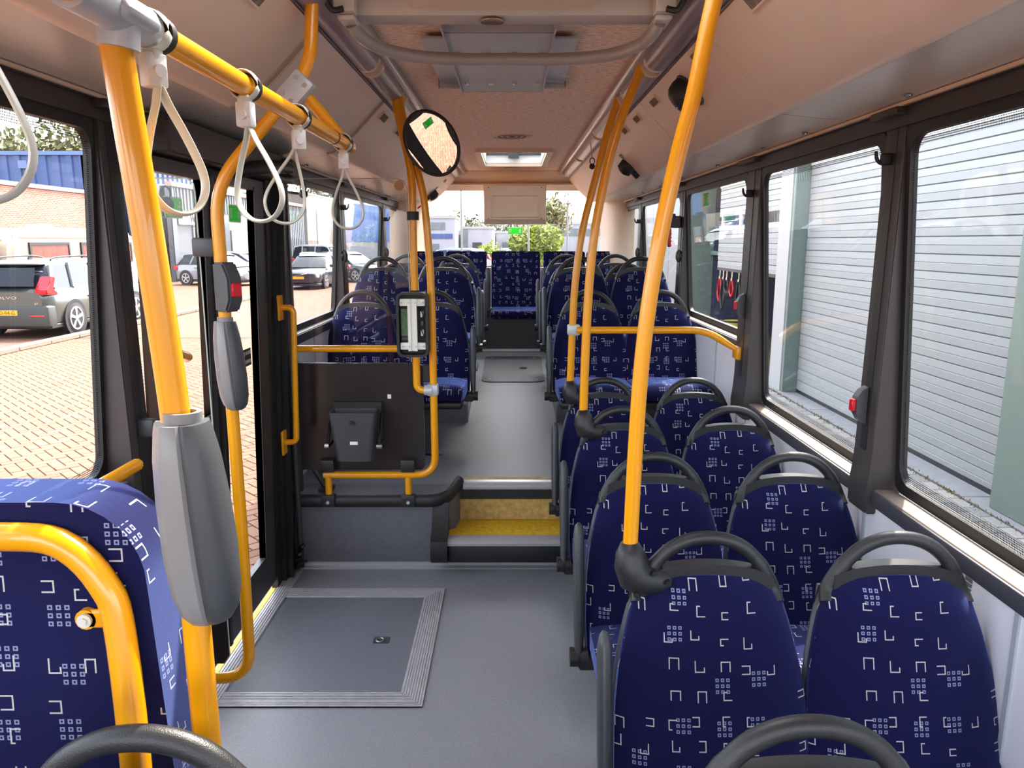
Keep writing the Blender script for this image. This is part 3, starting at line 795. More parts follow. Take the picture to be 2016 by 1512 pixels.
for i, (y, z) in enumerate(RY[4:]):
    place_seat(1, -.51, y, z, 'blue patterned aisle seat left of the aisle, ' + lw[i])
    place_seat(0, -.965, y, z, 'blue patterned window seat at left, ' + lw[i])
place_seat(0, .455, 1.02, -.003, 'blue seat cut off by the bottom right edge, only its black hoop showing')
# rear bench
def bench_back(b, w2):
    nu, nz = 10, 8
    extr(b, rrect(w2 - .006, .325, .03, 4, 0, .325), 0, .07, 'y')
    bmesh.ops.bevel(b, geom=[e for e in b.edges if len(e.link_faces) == 2 and abs(e.link_faces[0].normal.dot(e.link_faces[1].normal)) < .3], offset=.015, segments=2, affect='EDGES')
bpos = [(-.93, .22, 'far left'), (-.48, .22, 'left of centre'), (.04, .262, 'in the middle, facing the aisle'), (.55, .225, 'right of centre'), (.98, .2, 'far right')]
for x, w2, nm in bpos:
    t = thing('rear_bus_seat', 'dark blue rear bench seat under the back window, ' + nm, 'seat', (x, 7.5, .935), 'seats of the rear bench')
    if 'middle' in nm: mid_bench = t
    def bb(b):
        bench_back(b, w2); xf(b, Matrix.Translation((x, 7.93, .955)) @ Matrix.Rotation(-.14, 4, 'X'))
    part('backrest', fabric, t, bb, 40, True)
    part('cushion', fabric, t, lambda b: box(b, x - w2 + .005, x + w2 - .005, 7.47, 7.98, .938, 1.02, .03, 3), 50, True)
for x in (-.245, .325):
    t = mid_bench
    def ar(b): tube(b, [(x, 7.72, 1.0), (x, 7.72, 1.1), (x, 7.72, 1.3), (x, 7.72, 1.42), (x, 7.72, 1.44)], [.025, .03, .034, .03, .012], 12, flat=(.8, 1))
    arm_ = part('armrest', plastic2, t, ar); part('pivot', plastic, arm_, lambda b: (cyl(b, (x - .04, 7.72, 1.0), (x + .04, 7.72, 1.0), .035, 16), box(b, x - .02, x + .02, 7.68, 7.76, .936, 1.0)))
# rear-facing seat at the left front with a yellow tube frame on its back
capwhite = mat('bolt_cap', (206, 204, 196), .4)
fs = thing('tip_up_seat', 'rear-facing blue seat at the left front with yellow tube frame on its back', 'seat', (-.80, 1.08, 0))
def big_back(b):
    # outline in x,z seen from the camera, shoulders rounded; thick sides
    o = []
    W = lambda z: .285 - max(0, z - .7) * .075
    R0 = .13; zt = 1.318; z0 = .42
    right = [(W(z), z) for z in (z0, .6, .8, 1.0, zt - R0)]
    arc = [(W(zt - R0) - R0 + R0 * math.cos(a), zt - R0 + R0 * math.sin(a)) for a in [PI / 2 * k / 8 for k in range(1, 9)]]
    half = right + arc
    pts = half + [(-x, z) for x, z in reversed(half[:-1])] if False else half + [(-x, z) for x, z in half[::-1]]
    extr(b, [(-.80 + x, z) for x, z in pts], 0.0, .115, 'y')
    bmesh.ops.bevel(b, geom=[e for e in b.edges if len(e.link_faces) == 2 and e.calc_face_angle(0) > 1.2 and abs(e.verts[0].co.y - e.verts[1].co.y) < .001], offset=.028, segments=3, affect='EDGES')
    for v in b.verts: v.co.y += 1.065 - (v.co.z - 1.3) * -.05
part('backrest', fabric, fs, big_back, 50, True)
def yframe(b):
    pts = [(-.545, .90, .40), (-.556, .98, .80), (-.585, 1.035, 1.11), (-.61, 1.045, 1.20), (-.67, 1.048, 1.262), (-.76, 1.048, 1.272), (-.86, 1.048, 1.272), (-.93, 1.048, 1.262), (-.99, 1.045, 1.20), (-1.015, 1.035, 1.11), (-1.045, .98, .8), (-1.055, .90, .4)]
    tube(b, smooth(pts, 5), .0215, 14)
part('frame_tube', yellow, fs, yframe, 60)
for x in (-.622, -.978):
    s = 1 if x > -.8 else -1
    lug = part('frame_lug', yellow, fs, lambda b: (box(b, min(x - s * .025, x + s * .035), max(x - s * .025, x + s * .035), 1.045, 1.056, 1.125, 1.155, .004), cyl(b, (x - s * .02, 1.045, 1.14), (x - s * .02, 1.056, 1.14), .016, 14)))
    part('bolt', capwhite, lug, lambda b: (cyl(b, (x - s * .02, 1.040, 1.14), (x - s * .02, 1.046, 1.14), .011, 16), cyl(b, (x - s * .02, 1.037, 1.14), (x - s * .02, 1.041, 1.14), .006, 6)))
part('cushion', fabric, fs, lambda b: box(b, -1.02, -.64, 1.19, 1.26, .48, .92, .025, 3), 50, True)
part('pedestal', frame_m, fs, lambda b: (box(b, -1.15, -.70, 1.10, 1.5, 0, .40, .02, 2), box(b, -.98, -.72, 1.12, 1.2, .40, .78, .02, 2)))
# seat in front of it: only the black hoop reaches into the frame
place_seat(0, -.488, .875, .082, 'seat cut off at bottom left, its black hoop before the yellow frame')

# ------------------------------------------------------------------ grab poles and rails
PR = .0185
def pole(name, label, pts, r=PR, rad=.09, group='yellow grab poles', cat='pole', parts=True, flatend=None):
    o = thing(name, label, cat, (pts[0][0], pts[0][1], min(p[2] for p in pts)), group)
    def f(b):
        P = fillet(pts, rad)
        tube(b, P, r, 18)
    part('tube', yellow, o, f, 60)
    return o
# pole at the near left, with rail and hanging straps
s1 = pole('grab_pole', 'nearest thick yellow pole at left carrying the large grey pod', [(-.476, 1.05, 0.0), (-.476, 1.05, .9), (-.479, 1.05, 1.40), (-.492, 1.05, 1.63), (-.522, 1.05, 1.99)], .0205, .3)
part('foot_flange', plastic, s1, lambda b: cyl(b, (-.476, 1.05, 0), (-.476, 1.05, .03), .05, 20, .03))
hr = thing('strap_rail', 'yellow overhead rail at the upper left with hanging grip straps', 'rail', (-.51, 1.0, 1.96))
part('tube', yellow, hr, lambda b: tube(b, [(-.512, 0.55, 1.992), (-.508, 1.05, 1.99), (-.50, 2.36, 1.986), (-.50, 2.415, 1.985)], .0195, 18), 60)
part('joint_ring', black, hr, lambda b: cyl(b, (-.5, 2.19, 1.9865), (-.5, 2.196, 1.9865), .0202, 18))
tj = part('tee_joint', steel, hr, lambda b: (cyl(b, (-.511, .93, 1.99), (-.508, 1.115, 1.99), .0265, 20), cyl(b, (-.511, 1.05, 1.99), (-.516, 1.05, 1.948), .0265, 20), box(b, -.545, -.475, 1.0, 1.1, 1.975, 2.0, .012, 2)), 50)
s2 = pole('grab_pole', 'yellow pole by the door bending inward at the top, with small grey pod', [(-1.12, 2.25, .288), (-.86, 2.25, .288), (-.855, 2.25, .8), (-.862, 2.25, 1.86), (-.62, 2.25, 2.12), (-.568, 2.25, 2.20), (-.55, 2.25, 2.43)], .0185, .10)
cl = part('clamp', steel, s2, lambda b: (box(b, -.048, .048, -.021, .03, -.034, .034, .010, 2, Matrix.Translation((-.612, 2.245, 2.12)) @ Matrix.Rotation(-.80, 4, 'Y'))))
for dx, dz in ((-.03, -.022), (.03, -.022), (-.03, .022), (.03, .022)):
    part('screw', chrome, cl, lambda b: cyl(b, (-.612 + dx * .7 - dz * .5, 2.226, 2.12 + dx * .7 + dz * .5), (-.612 + dx * .7 - dz * .5, 2.220, 2.12 + dx * .7 + dz * .5), .006, 10))
part('brace_tube', yellow, s2, lambda b: tube(b, fillet([(-.59, 2.27, 2.11), (-.53, 2.34, 2.03), (-.50, 2.41, 1.985)], .04), .0175, 16), 60)
# pods on the two poles
def pod(name, label, o, sc, yaw):
    t = thing(name, label, 'control pod', o)
    prof = [(0.0, .45, .45), (.015, .62, .6), (.06, .80, .8), (.16, .94, .93), (.35, 1.0, 1.0), (.6, .97, .97), (.82, .88, .86), (.955, .76, .72), (1.0, .70, .62)]
    MT = Matrix.Translation(o) @ Matrix.Rotation(yaw, 4, 'Z') @ Matrix.Diagonal((sc[0], sc[1], sc[2], 1))
    def shell(b, sec_):
        rings = [[b.verts.new((x * wx + (1 - t_) * .02, y * wy, t_ * .355)) for x, y in sec_] for t_, wx, wy in prof]
        n = len(sec_)
        for A, C in zip(rings, rings[1:]):
            for k in range(n): b.faces.new((A[k], A[(k + 1) % n], C[(k + 1) % n], C[k]))
        b.faces.new(rings[0][::-1]); b.faces.new(rings[-1]); xf(b, MT)
    part('lit_side_shell', podgrey, t, lambda b: shell(b, [(-.058, .030), (-.059, .0), (-.054, -.03), (-.042, -.055), (-.024, -.066), (-.010, -.068), (-.004, -.062), (-.004, .03)]), 28)  # left half: window light painted in as a lighter grey
    part('shaded_side_shell', plastic2, t, lambda b: shell(b, [(-.004, .03), (-.004, -.0625), (.004, -.068), (.02, -.066), (.036, -.055), (.048, -.034), (.054, -.005), (.052, .030)]), 28)  # right half: its shade painted in as a darker grey
    part('top_collar', podgrey, t, lambda b: (ring_extr(b, circ(.029, 20), circ(.021, 20), .345, .372, 'z'), xf(b, Matrix.Translation(o) @ Matrix.Diagonal((sc[0], sc[1], sc[2], 1)))), 60)
    return t
pod('control_pod', 'large grey rounded pod clipped to the nearest left pole', (-.470, 1.045, 1.142), (.93, .85, .86), .30)
pod('control_pod', 'small grey rounded pod on the yellow pole beside the door', (-.858, 2.245, 1.195), (.78, .8, .76), .35)
# stop button on the door pole
sb = thing('stop_button', 'charcoal stop button housing with red push on the door pole', 'button', (-.85, 2.24, 1.50))
part('housing', plastic2, sb, lambda b: (extr(b, [(-.015, 0), (.035, .0), (.052, .035), (.052, .10), (.03, .145), (-.015, .145)], -.026, .026, 'y'), bmesh.ops.bevel(b, geom=b.edges[:], offset=.006, segments=2, affect='EDGES'), xf(b, Matrix.Translation((-.852, 2.235, 1.495)) @ Matrix.Rotation(-.5, 4, 'Z'))))
part('push', red, sb, lambda b: (box(b, .048, .058, -.018, .018, .045, .085, .003), xf(b, Matrix.Translation((-.852, 2.235, 1.495)) @ Matrix.Rotation(-.5, 4, 'Z'))))
# right-hand poles rising from seat hoops
def right_pole(label, x0, y, zb, pts):
    o = thing('grab_pole', label, 'pole', (x0, y, zb - .06), 'yellow poles rising from the seat hoops')
    def f(b):
        P = smooth([(a, y, c) for a, c in pts], 6); n = len(P)
        tube(b, P, [PR] * (n - 5) + [PR * .95, PR * .85, PR * .7, PR * .55, PR * .5], 18)
    part('tube', yellow, o, f, 60)
    def kn(b):
        P = [(x0 - .002, y, zb + .045), (x0, y - .002, zb + .02), (x0 + .003, y - .004, zb - .01), (x0 + .012, y - .006, zb - .038), (x0 + .04, y - .004, zb - .052), (x0 + .075, y, zb - .056), (x0 + .098, y + .002, zb - .052), (x0 + .11, y + .002, zb - .048)]
        tube(b, P, [.022, .036, .043, .046, .042, .036, .03, .014], 18)
    k = part('socket', plastic, o, kn, 70)
    for dx, dz in ((.055, -.02), (.09, -.045), (.012, -.075)):
        part('screw_hole', black, k, lambda b: cyl(b, (x0 + dx, y - .042, zb + dz), (x0 + dx, y - .030, zb + dz), .007, 10))
    return o
right_pole('longest yellow pole at right, socketed on the first aisle seat', .292, 1.75, .925, [(.2915, .93), (.297, 1.2), (.306, 1.42), (.323, 1.60), (.347, 1.76), (.374, 1.9), (.402, 2.02), (.436, 2.21), (.47, 2.33), (.512, 2.425)])
right_pole('middle yellow pole socketed on the third aisle seat, right end near the grey ceiling tube', .31, 3.19, .935, [(.31, .94), (.315, 1.25), (.325, 1.52), (.343, 1.73), (.370, 1.895), (.405, 2.06), (.446, 2.2), (.485, 2.30), (.508, 2.36), (.515, 2.425)])
p3 = right_pole('farther yellow pole on the fourth aisle seat, joined to the cross rail', .305, 3.88, .935, [(.305, .94), (.313, 1.25), (.323, 1.48), (.352, 1.73), (.40, 1.94), (.435, 2.08), (.469, 2.22), (.5, 2.32), (.515, 2.37), (.52, 2.425)])
part('rail_clamp', steel, p3, lambda b: box(b, .287, .352, 3.858, 3.902, 1.222, 1.277, .008, 2))
cr = thing('cross_rail', 'short yellow cross rail running from the pole to the right wall', 'rail', (.35, 3.86, 1.15))
def crf(b):
    P = fillet([(.335, 3.86, 1.25), (1.0, 3.86, 1.25), (1.155, 3.80, 1.15)], .08)
    tube(b, P, [PR] * (len(P) - 1) + [.013], 16)
    box(b, 1.135, 1.17, 3.75, 3.84, 1.11, 1.175, .006, 2)
part('tube', yellow, cr, crf, 60)
# screen frame of two joined tubes left of the aisle
pb = thing('tube_barrier', 'yellow tube frame of the smoked screen left of the steps', 'pole', (-.4, 3.72, .39))
part('tube', yellow, pb, lambda b: tube(b, fillet([(-.535, 3.72, 2.43), (-.525, 3.72, 2.31), (-.50, 3.72, 2.2), (-.424, 3.72, 1.93), (-.402, 3.72, 1.62), (-.396, 3.72, 1.40), (-.395, 3.72, .517), (-.97, 3.72, .517)], .10), PR, 18), 60)
for x in (-.948, -.535):
    part('post', yellow, pb, lambda b: cyl(b, (x, 3.722, .395), (x, 3.722, .517), PR * .95, 16), 60)
    f = part('foot_bracket', plastic, pb, lambda b: (box(b, x - .035, x + .035, 3.69, 3.735, .352, .415, .006, 2)))
    part('bolt', steel, f, lambda b: cyl(b, (x, 3.69, .378), (x, 3.684, .378), .009, 10))
    part('panel_clip', plastic, pb, lambda b: (box(b, x - .035, x + .035, 3.70, 3.745, .535, .60, .005, 2)))
part('upper_rail', yellow, pb, lambda b: tube(b, [(-1.15, 3.725, 1.172), (-.392, 3.725, 1.172)], PR * .95, 16), 60)
part('wall_bracket', yellow, pb, lambda b: box(b, -1.175, -1.13, 3.70, 3.75, 1.135, 1.2, .006, 2))
pa = pole('grab_pole', 'slim yellow pole carrying the open ticket validator', [(-.552, 3.70, 2.43), (-.545, 3.70, 2.36), (-.53, 3.70, 2.26), (-.477, 3.70, 2.03), (-.477, 3.70, .965), (-.40, 3.705, .965)], PR, .10)
part('elbow_clamp', steel, pa, lambda b: (box(b, -.43, -.37, 3.69, 3.75, .935, .995, .012, 2), cyl(b, (-.44, 3.703, .966), (-.40, 3.703, .966), .026, 16)))
# ticket validator with its cover off
tv2 = thing('ticket_validator', 'black ticket validator with open back showing circuit board and white brackets', 'ticket machine', (-.477, 3.66, 1.15))
X0, Z0 = -.477, 1.15
part('casing', black, tv2, lambda b: (ring_extr(b, rrect(.076, .155, .03, 5, X0, Z0 + .155), rrect(.064, .143, .022, 5, X0, Z0 + .155), 3.585, 3.66, 'y'), box(b, X0 - .07, X0 + .07, 3.648, 3.66, Z0 + .01, Z0 + .30)))
part('collar', black, tv2, lambda b: cyl(b, (X0, 3.70, Z0 + .29), (X0, 3.70, Z0 + .315), .024, 16))
part('back_rail', mat('white_metal', (222, 222, 214), .4), tv2, lambda b: (box(b, X0 - .022, X0 - .008, 3.588, 3.602, Z0 + .03, Z0 + .28), box(b, X0 + .008, X0 + .022, 3.588, 3.602, Z0 + .03, Z0 + .28), box(b, X0 - .01, X0 + .01, 3.594, 3.602, Z0 + .03, Z0 + .28)))
for z in (Z0 + .035, Z0 + .245):
    br = part('cross_bracket', MATS['white_metal'], tv2, lambda b: box(b, X0 - .062, X0 + .062, 3.596, 3.606, z, z + .035, .003))
    for x in (-.05, -.016, .016, .05): part('screw', steel, br, lambda b: cyl(b, (X0 + x, 3.583, z + .017), (X0 + x, 3.598, z + .017), .004, 8))
part('circuit_board', pcb, tv2, lambda b: box(b, X0 - .058, X0 - .026, 3.62, 3.628, Z0 + .10, Z0 + .23))
part('motor', plastic2, tv2, lambda b: cyl(b, (X0 - .056, 3.63, Z0 + .085), (X0 - .024, 3.63, Z0 + .085), .018, 16))
for z, h in ((.1, .03), (.15, .025), (.19, .03)): part('connector', MATS['white_metal'] if h != .025 else plastic2, tv2, lambda b: box(b, X0 + .036, X0 + .052, 3.612, 3.63, Z0 + z, Z0 + z + h, .002))
part('cable', black, tv2, lambda b: tube(b, smooth([(X0 + .03, 3.62, Z0 + .24), (X0 + .05, 3.61, Z0 + .2), (X0 + .034, 3.61, Z0 + .16), (X0 + .054, 3.615, Z0 + .09)], 5), .003, 6))
part('supply_wire', white, tv2, lambda b: tube(b, smooth([(X0 + .02, 3.70, Z0 + .31), (X0 + .01, 3.715, Z0 + .6), (X0 + .02, 3.72, Z0 + .86)], 5), .0018, 6))
# screens
sc2 = thing('screen', 'smoked lower panel and clear glass screen behind the yellow frame', 'screen', (-.78, 3.76, .53))
part('smoked_panel', darkpanel, sc2, lambda b: (extr(b, rrect(.335, .28, .03, 5, -.785, .815), 3.752, 3.760, 'y')))
part('clear_pane', g_clear, sc2, lambda b: extr(b, [(-1.10, 1.09), (-.51, 1.09), (-.51, 1.95)] + [(-.555 + .045 * math.cos(a), 1.952 + .045 * math.sin(a)) for a in [PI / 2 * k / 6 for k in range(7)]] + [(-1.07, 1.997)], 3.753, 3.759, 'y'), 0)
part('edge', mat('glass_edge', (186, 206, 196), .3), sc2, lambda b: tube(b, [(-1.07, 3.756, 1.998), (-.555, 3.756, 1.998), (-.524, 3.756, 1.985), (-.509, 3.756, 1.955), (-.509, 3.756, 1.1)], .0022, 6))
part('round_plug', mat('tan_plug', (196, 160, 108), .5), sc2, lambda b: cyl(b, (-.545, 3.752, 1.965), (-.545, 3.745, 1.965), .024, 20))
part('label_scrap', white, sc2, lambda b: box(b, -.634, -.616, 3.749, 3.752, .912, .934))
part('fixing_plate', plastic, sc2, lambda b: box(b, -.452, -.412, 3.735, 3.75, 1.0, 1.09, .004))
part('left_post', frame_m, sc2, lambda b: box(b, -1.118, -1.088, 3.735, 3.765, .42, 2.03, .004))
part('support_strut', plastic, sc2, lambda b: (tube(b, [(-1.08, 3.80, .60), (-.98, 3.80, .42)], .018, 8), box(b, -1.02, -.95, 3.78, 3.86, .40, .42)))
sc1 = thing('screen', 'clear glass screen with rounded corner between front seat and door', 'screen', (-1.02, 2.27, .33))
def s1p(b, z0, z1): extr(b, [(-1.145, z0), (-.95 if z0 < .4 else -.931, z0), (-.931, z0 + .03), (-.929, z1 - .03), (-.945 if z1 > 1.8 else -.929, z1), (-1.12, z1)], 2.266, 2.272, 'y')
part('clear_pane', g_clear, sc1, lambda b: s1p(b, 1.03, 1.88), 0)
part('smoked_panel', darkpanel, sc1, lambda b: s1p(b, .33, 1.03), 0)
part('edge', MATS['glass_edge'], sc1, lambda b: tube(b, [(-1.12, 2.269, 1.881), (-.95, 2.269, 1.881), (-.932, 2.269, 1.866), (-.929, 2.269, 1.84), (-.93, 2.269, .36), (-.95, 2.269, .332), (-1.14, 2.269, .33)], .0022, 6))
for (x0, x1, z0) in ((-.945, -.87, 1.655), (-1.155, -1.105, 1.105), (-.945, -.87, .75)):
    part('clip', plastic2, sc1, lambda b: box(b, x0, x1, 2.25, 2.285, z0, z0 + .055, .007, 2))
# waste bin
wbn = thing('waste_bin', 'dark grey tapered waste bin hanging in a bracket on the smoked panel', 'bin', (-.78, 3.66, .62))
def binf(b):
    top = rrect(.115, .06, .015, 3, -.785, 3.64); bot = rrect(.092, .045, .03, 3, -.785, 3.65); ti = rrect(.108, .053, .012, 3, -.785, 3.64); bi = rrect(.085, .04, .02, 3, -.785, 3.65)
    V = [[b.verts.new((x, y, z)) for x, y in L] for L, z in ((bot, .622), (top, .875), (ti, .875), (bi, .65))]
    n = len(top)
    for A, C in zip(V, V[1:]):
        for k in range(n): b.faces.new((A[k], A[(k + 1) % n], C[(k + 1) % n], C[k]))
    b.faces.new(V[0][::-1]); b.faces.new(V[3])
part('bucket', plastic2, wbn, binf, 50)
part('back_plate', plastic, wbn, lambda b: (extr(b, [(-.90, .65), (-.66, .65), (-.66, .90), (-.90, .90)], 3.715, 3.745, 'y')))
for s in (-1, 1):
    x = -.785 + s * .128
    a = part('side_bracket', black, wbn, lambda b: (tube(b, [(x, 3.715, .85), (x, 3.60, .71)], .008, 8), tube(b, [(x, 3.715, .70), (x, 3.60, .70)], .008, 8)))
    part('bolt', chrome, a, lambda b: cyl(b, (x - .012, 3.595, .705), (x + .016 * (1 if s > 0 else .5), 3.595, .705), .013, 12))
part('lock', black, wbn, lambda b: cyl(b, (-.785, 3.575, .825), (-.785, 3.59, .825), .011, 12))
part('sticker', white, wbn, lambda b: box(b, -.80, -.762, 3.5915, 3.593, .712, .728))
# round mirror
mr = thing('round_mirror', 'round convex mirror with black rim showing the paving by the door', 'mirror', (-.36, 3.43, 1.97))
MN = Vector((-.47, -.77, -.42)).normalized(); MC = Vector((-.353, 3.42, 2.118))
ex = Vector((0, 0, 1)).cross(MN).normalized(); MM = basis(MC, ex, MN.cross(ex), MN)
def dome(b, r, Rc, z0):
    rings = []
    for j in range(0, 9):
        rr = r * j / 8; z = math.sqrt(Rc * Rc - rr * rr) - math.sqrt(Rc * Rc - r * r) + z0
        rings.append([b.verts.new((rr * math.cos(2 * PI * k / 40), rr * math.sin(2 * PI * k / 40), z)) for k in range(40)] if j else [b.verts.new((0, 0, z))])
    for k in range(40): b.faces.new((rings[0][0], rings[1][k], rings[1][(k + 1) % 40]))
    for A, C in zip(rings[1:], rings[2:]):
        for k in range(40): b.faces.new((A[k], C[k], C[(k + 1) % 40], A[(k + 1) % 40]))
part('mirror_glass', mirror_m, mr, lambda b: (dome(b, .137, 1.5, .002), xf(b, MM)), 180)
part('rim', black, mr, lambda b: (tube(b, [(.141 * math.cos(a), .141 * math.sin(a), .0) for a in [2 * PI * k / 40 for k in range(40)]], .008, 10, True), xf(b, MM)), 60)
part('back_shell', black, mr, lambda b: (cyl(b, (0, 0, -.004), (0, 0, -.03), .138, 40, .10), xf(b, MM)), 50)
part('bracket', black, mr, lambda b: tube(b, [MC - MN * .03, MC - MN * .12 + Vector((-.05, .05, 0)), (-.47, 3.70, 2.06)], .008, 8))
part('bracket_clamp', black, mr, lambda b: cyl(b, (-.4775, 3.70, 1.80), (-.4775, 3.70, 1.84), .03, 16))
# grip straps
def grip(y, tilt, label, rot=0.3):
    o = thing('grip_strap', label, 'strap', (-.503, y, 1.73), 'grey grip straps on the overhead rail')
    zc = 1.988
    part('rail_loop', strap_m, o, lambda b: (tube(b, [(-.503 + (.026 + .0) * math.cos(a), y, zc + .026 * math.sin(a)) for a in [2 * PI * k / 24 for k in range(24)]], .0035, 8, True, flat=(.7, 3.6), up=(0, 0, 1))), 60)
    part('sleeve', black, o, lambda b: cyl(b, (-.503, y + .014, zc), (-.503, y + .03, zc), .026, 20))
    part('neck', strap_m, o, lambda b: (box(b, -.503 - .012, -.503 + .012, y - .011, y + .011, zc - .04, zc - .018, .004)))
    lk = part('lock_block', strap2, o, lambda b: (box(b, -.0155, .0155, -.012, .012, -.046, .0, .004, 2), xf(b, Matrix.Translation((-.503, y, zc - .03)) @ Matrix.Rotation(rot, 4, 'Z'))))
    part('lock_stud', strap2, lk, lambda b: (cyl(b, (0, -.012, -.025), (0, -.018, -.025), .009, 14), xf(b, Matrix.Translation((-.503, y, zc - .03)) @ Matrix.Rotation(rot, 4, 'Z'))))
    def lp(b):
        w2 = .052
        pts = [(a * .86, 0, -.045 + (c + .045) * .85) for a, c in ((0, -.045), (-.012, -.075), (-.034, -.125), (-.052, -.18), (-.05, -.215), (-.03, -.243), (0, -.252), (.03, -.243), (.05, -.215), (.052, -.18), (.034, -.125), (.012, -.075))]
        tube(b, smooth(pts, 4, True), .0042, 8, True, flat=(.9, 2.4), up=(1, 0, 0))
        xf(b, Matrix.Translation((-.503, y, zc - .03)) @ Matrix.Rotation(tilt, 4, 'Y') @ Matrix.Rotation(rot, 4, 'Z'))
    part('loop', strap_m, o, lp, 60)
    return o
grip(.735, .0, 'grip strap cut by the left picture edge', 0.35)
grip(1.118, -.12, 'grip strap hanging right beside the nearest yellow pole', 1.0)
grip(1.49, -.10, 'grip strap hanging in front of the door pole, third along the rail', -.15)
grip(1.85, .24, 'grip strap with its loop crossing behind another, fourth along the rail', .45)
grip(2.33, -.04, 'grip strap at the far end of the rail', .2)
# ------------------------------------------------------------------ folding door at the left
dr = struct('door_1', loc=(-1.17, 3.0, 0))
def dx(z): return -(1.195 - .028 * z)                     # leaning door plane
def stile(b, y0, y1, z0, z1, t=.03): extr(b, [(dx(z0), z0), (dx(z1), z1), (dx(z1) + t, z1), (dx(z0) + t, z0)], y0, y1, 'y')
def leaf(y0, y1, sn, sf):
    lf = part('door_leaf', frame_m, dr, lambda b: (stile(b, y0, y0 + sn, .06, 1.96), stile(b, y1 - sf, y1, .06, 1.96), stile(b, y0 + sn, y1 - sf, .06, .235), stile(b, y0 + sn, y1 - sf, 1.915, 1.96)))
    part('pane', g_side, lf, lambda b: extr(b, [(dx(.2) + .010, .2), (dx(1.94) + .010, 1.94), (dx(1.94) + .015, 1.94), (dx(.2) + .015, .2)], y0 + sn - .01, y1 - sf + .01, 'y'), 0)
    part('seal', black, lf, lambda b: (stile(b, y0 - .012, y0, .06, 1.96, .038), stile(b, y1, y1 + .012, .06, 1.96, .038), stile(b, y0 + sn - .012, y0 + sn, .22, 1.93, .034), stile(b, y1 - sf, y1 - sf + .012, .22, 1.93, .034)))
    return lf
l1 = leaf(2.345, 2.84, .04, .065)
l2 = leaf(2.865, 3.465, .05, .14)
part('post', black, dr, lambda b: (stile(b, 3.49, 3.56, .0, 1.98, .03), stile(b, 3.565, 3.74, -.05, 1.98, .05), stile(b, 3.60, 3.63, 0.0, 1.98, .075)))
part('pivot_rod', frame_m, dr, lambda b: cyl(b, (-1.105, 3.70, .02), (-1.105, 3.70, 1.95), .016, 12))
part('header_box', frame_m, dr, lambda b: (box(b, -1.2, -1.05, 2.4, 3.76, 1.97, 2.085, .006), box(b, -1.215, -1.15, 2.4, 3.76, 1.93, 1.975)))
part('header_arm', black, dr, lambda b: (tube(b, smooth([(-1.04, 3.62, 2.03), (-1.03, 3.4, 2.02), (-1.04, 3.15, 1.99), (-1.09, 2.98, 1.96)], 5), .028, 10), box(b, -1.08, -1.02, 3.55, 3.70, 1.99, 2.07, .01)))
part('threshold', alu2, dr, lambda b: [box(b, -1.17 + k * .012, -1.162 + k * .012, 2.41, 3.70, 0, .007) for k in range(6)] + [box(b, -1.175, -1.098, 2.41, 3.70, 0, .004)])
part('threshold_edge', step_yel, dr, lambda b: box(b, -1.20, -1.172, 2.41, 3.70, -.02, .004))
part('step_skirt', black, dr, lambda b: box(b, -1.24, -1.19, 2.40, 3.75, -.25, -.03))
for (lf, y, z0, z1, full) in ((l2, 3.60, .70, 1.42, True), (l1, 2.375, .62, 1.44, False)):
    for zc in (z0 + .03, z1 - .03):
        if full or zc > 1: part('handle_plate', yellow, lf, lambda b: box(b, dx(zc) + .05 if full else dx(zc) + .03, dx(zc) + .062 if full else dx(zc) + .045, y - .06, y + .02, zc - .06, zc + .06, .003))
    if full: part('grab_handle', yellow, lf, lambda b: tube(b, fillet([(dx(z0) + .055, y - .02, z0 + .03), (dx(z0) + .115, y - .02, z0 + .03), (dx(z1) + .115, y - .02, z1 - .03), (dx(z1) + .055, y - .02, z1 - .03)], .06), .0145, 14), 60)
    else: part('grab_handle', yellow, lf, lambda b: tube(b, fillet([(dx(1.36) + .03, y, 1.36), (dx(1.36) + .075, y + .02, 1.35), (dx(1.36) + .075, y + .12, 1.32), (dx(1.36) + .03, y + .2, 1.30)], .04), .0135, 12), 60)
part('door_clutter', black, dr, lambda b: [tube(b, smooth([(-1.12 + R.uniform(-.03, .03), 3.66 + R.uniform(-.06, .06), .02 + k * .02), (-1.09, 3.66 + R.uniform(-.05, .05), .06 + .02 * k), (-1.07 + R.uniform(-.03, .02), 3.68, .03 + k * .03)], 5), .009, 7) for k in range(5)])
tag(dr.children[-1], kind='stuff')
def plaque(parent_or_none, y0, y1, z0, z1, lines, label):
    o = thing('door_sticker', label, 'sticker', (dx(z0) + .02, (y0 + y1) / 2, z0))
    xx = dx((z0 + z1) / 2) + .018
    part('plate', ink, o, lambda b: box(b, xx, xx + .001, y0, y1, z0, z1))
    def t(b):
        h = (z1 - z0) / len(lines)
        for i, s in enumerate(lines):
            text_mesh(b, s, basis((xx + .0016, (y0 + y1) / 2, z1 - h * (i + .5)), (0, 1, 0), (0, 0, 1)), h * .62, .0003)
    part('lettering', white, o, t, 0)
plaque(None, 3.16, 3.255, 1.17, 1.245, ['BIJ NOOD', 'DUWEN'], 'small black sticker reading BIJ NOOD DUWEN on the far door leaf glass')
plaque(None, 2.44, 2.535, 1.17, 1.255, ['BIJ NOOD', 'DUWEN'], 'small black sticker reading BIJ NOOD DUWEN on the near door leaf glass')
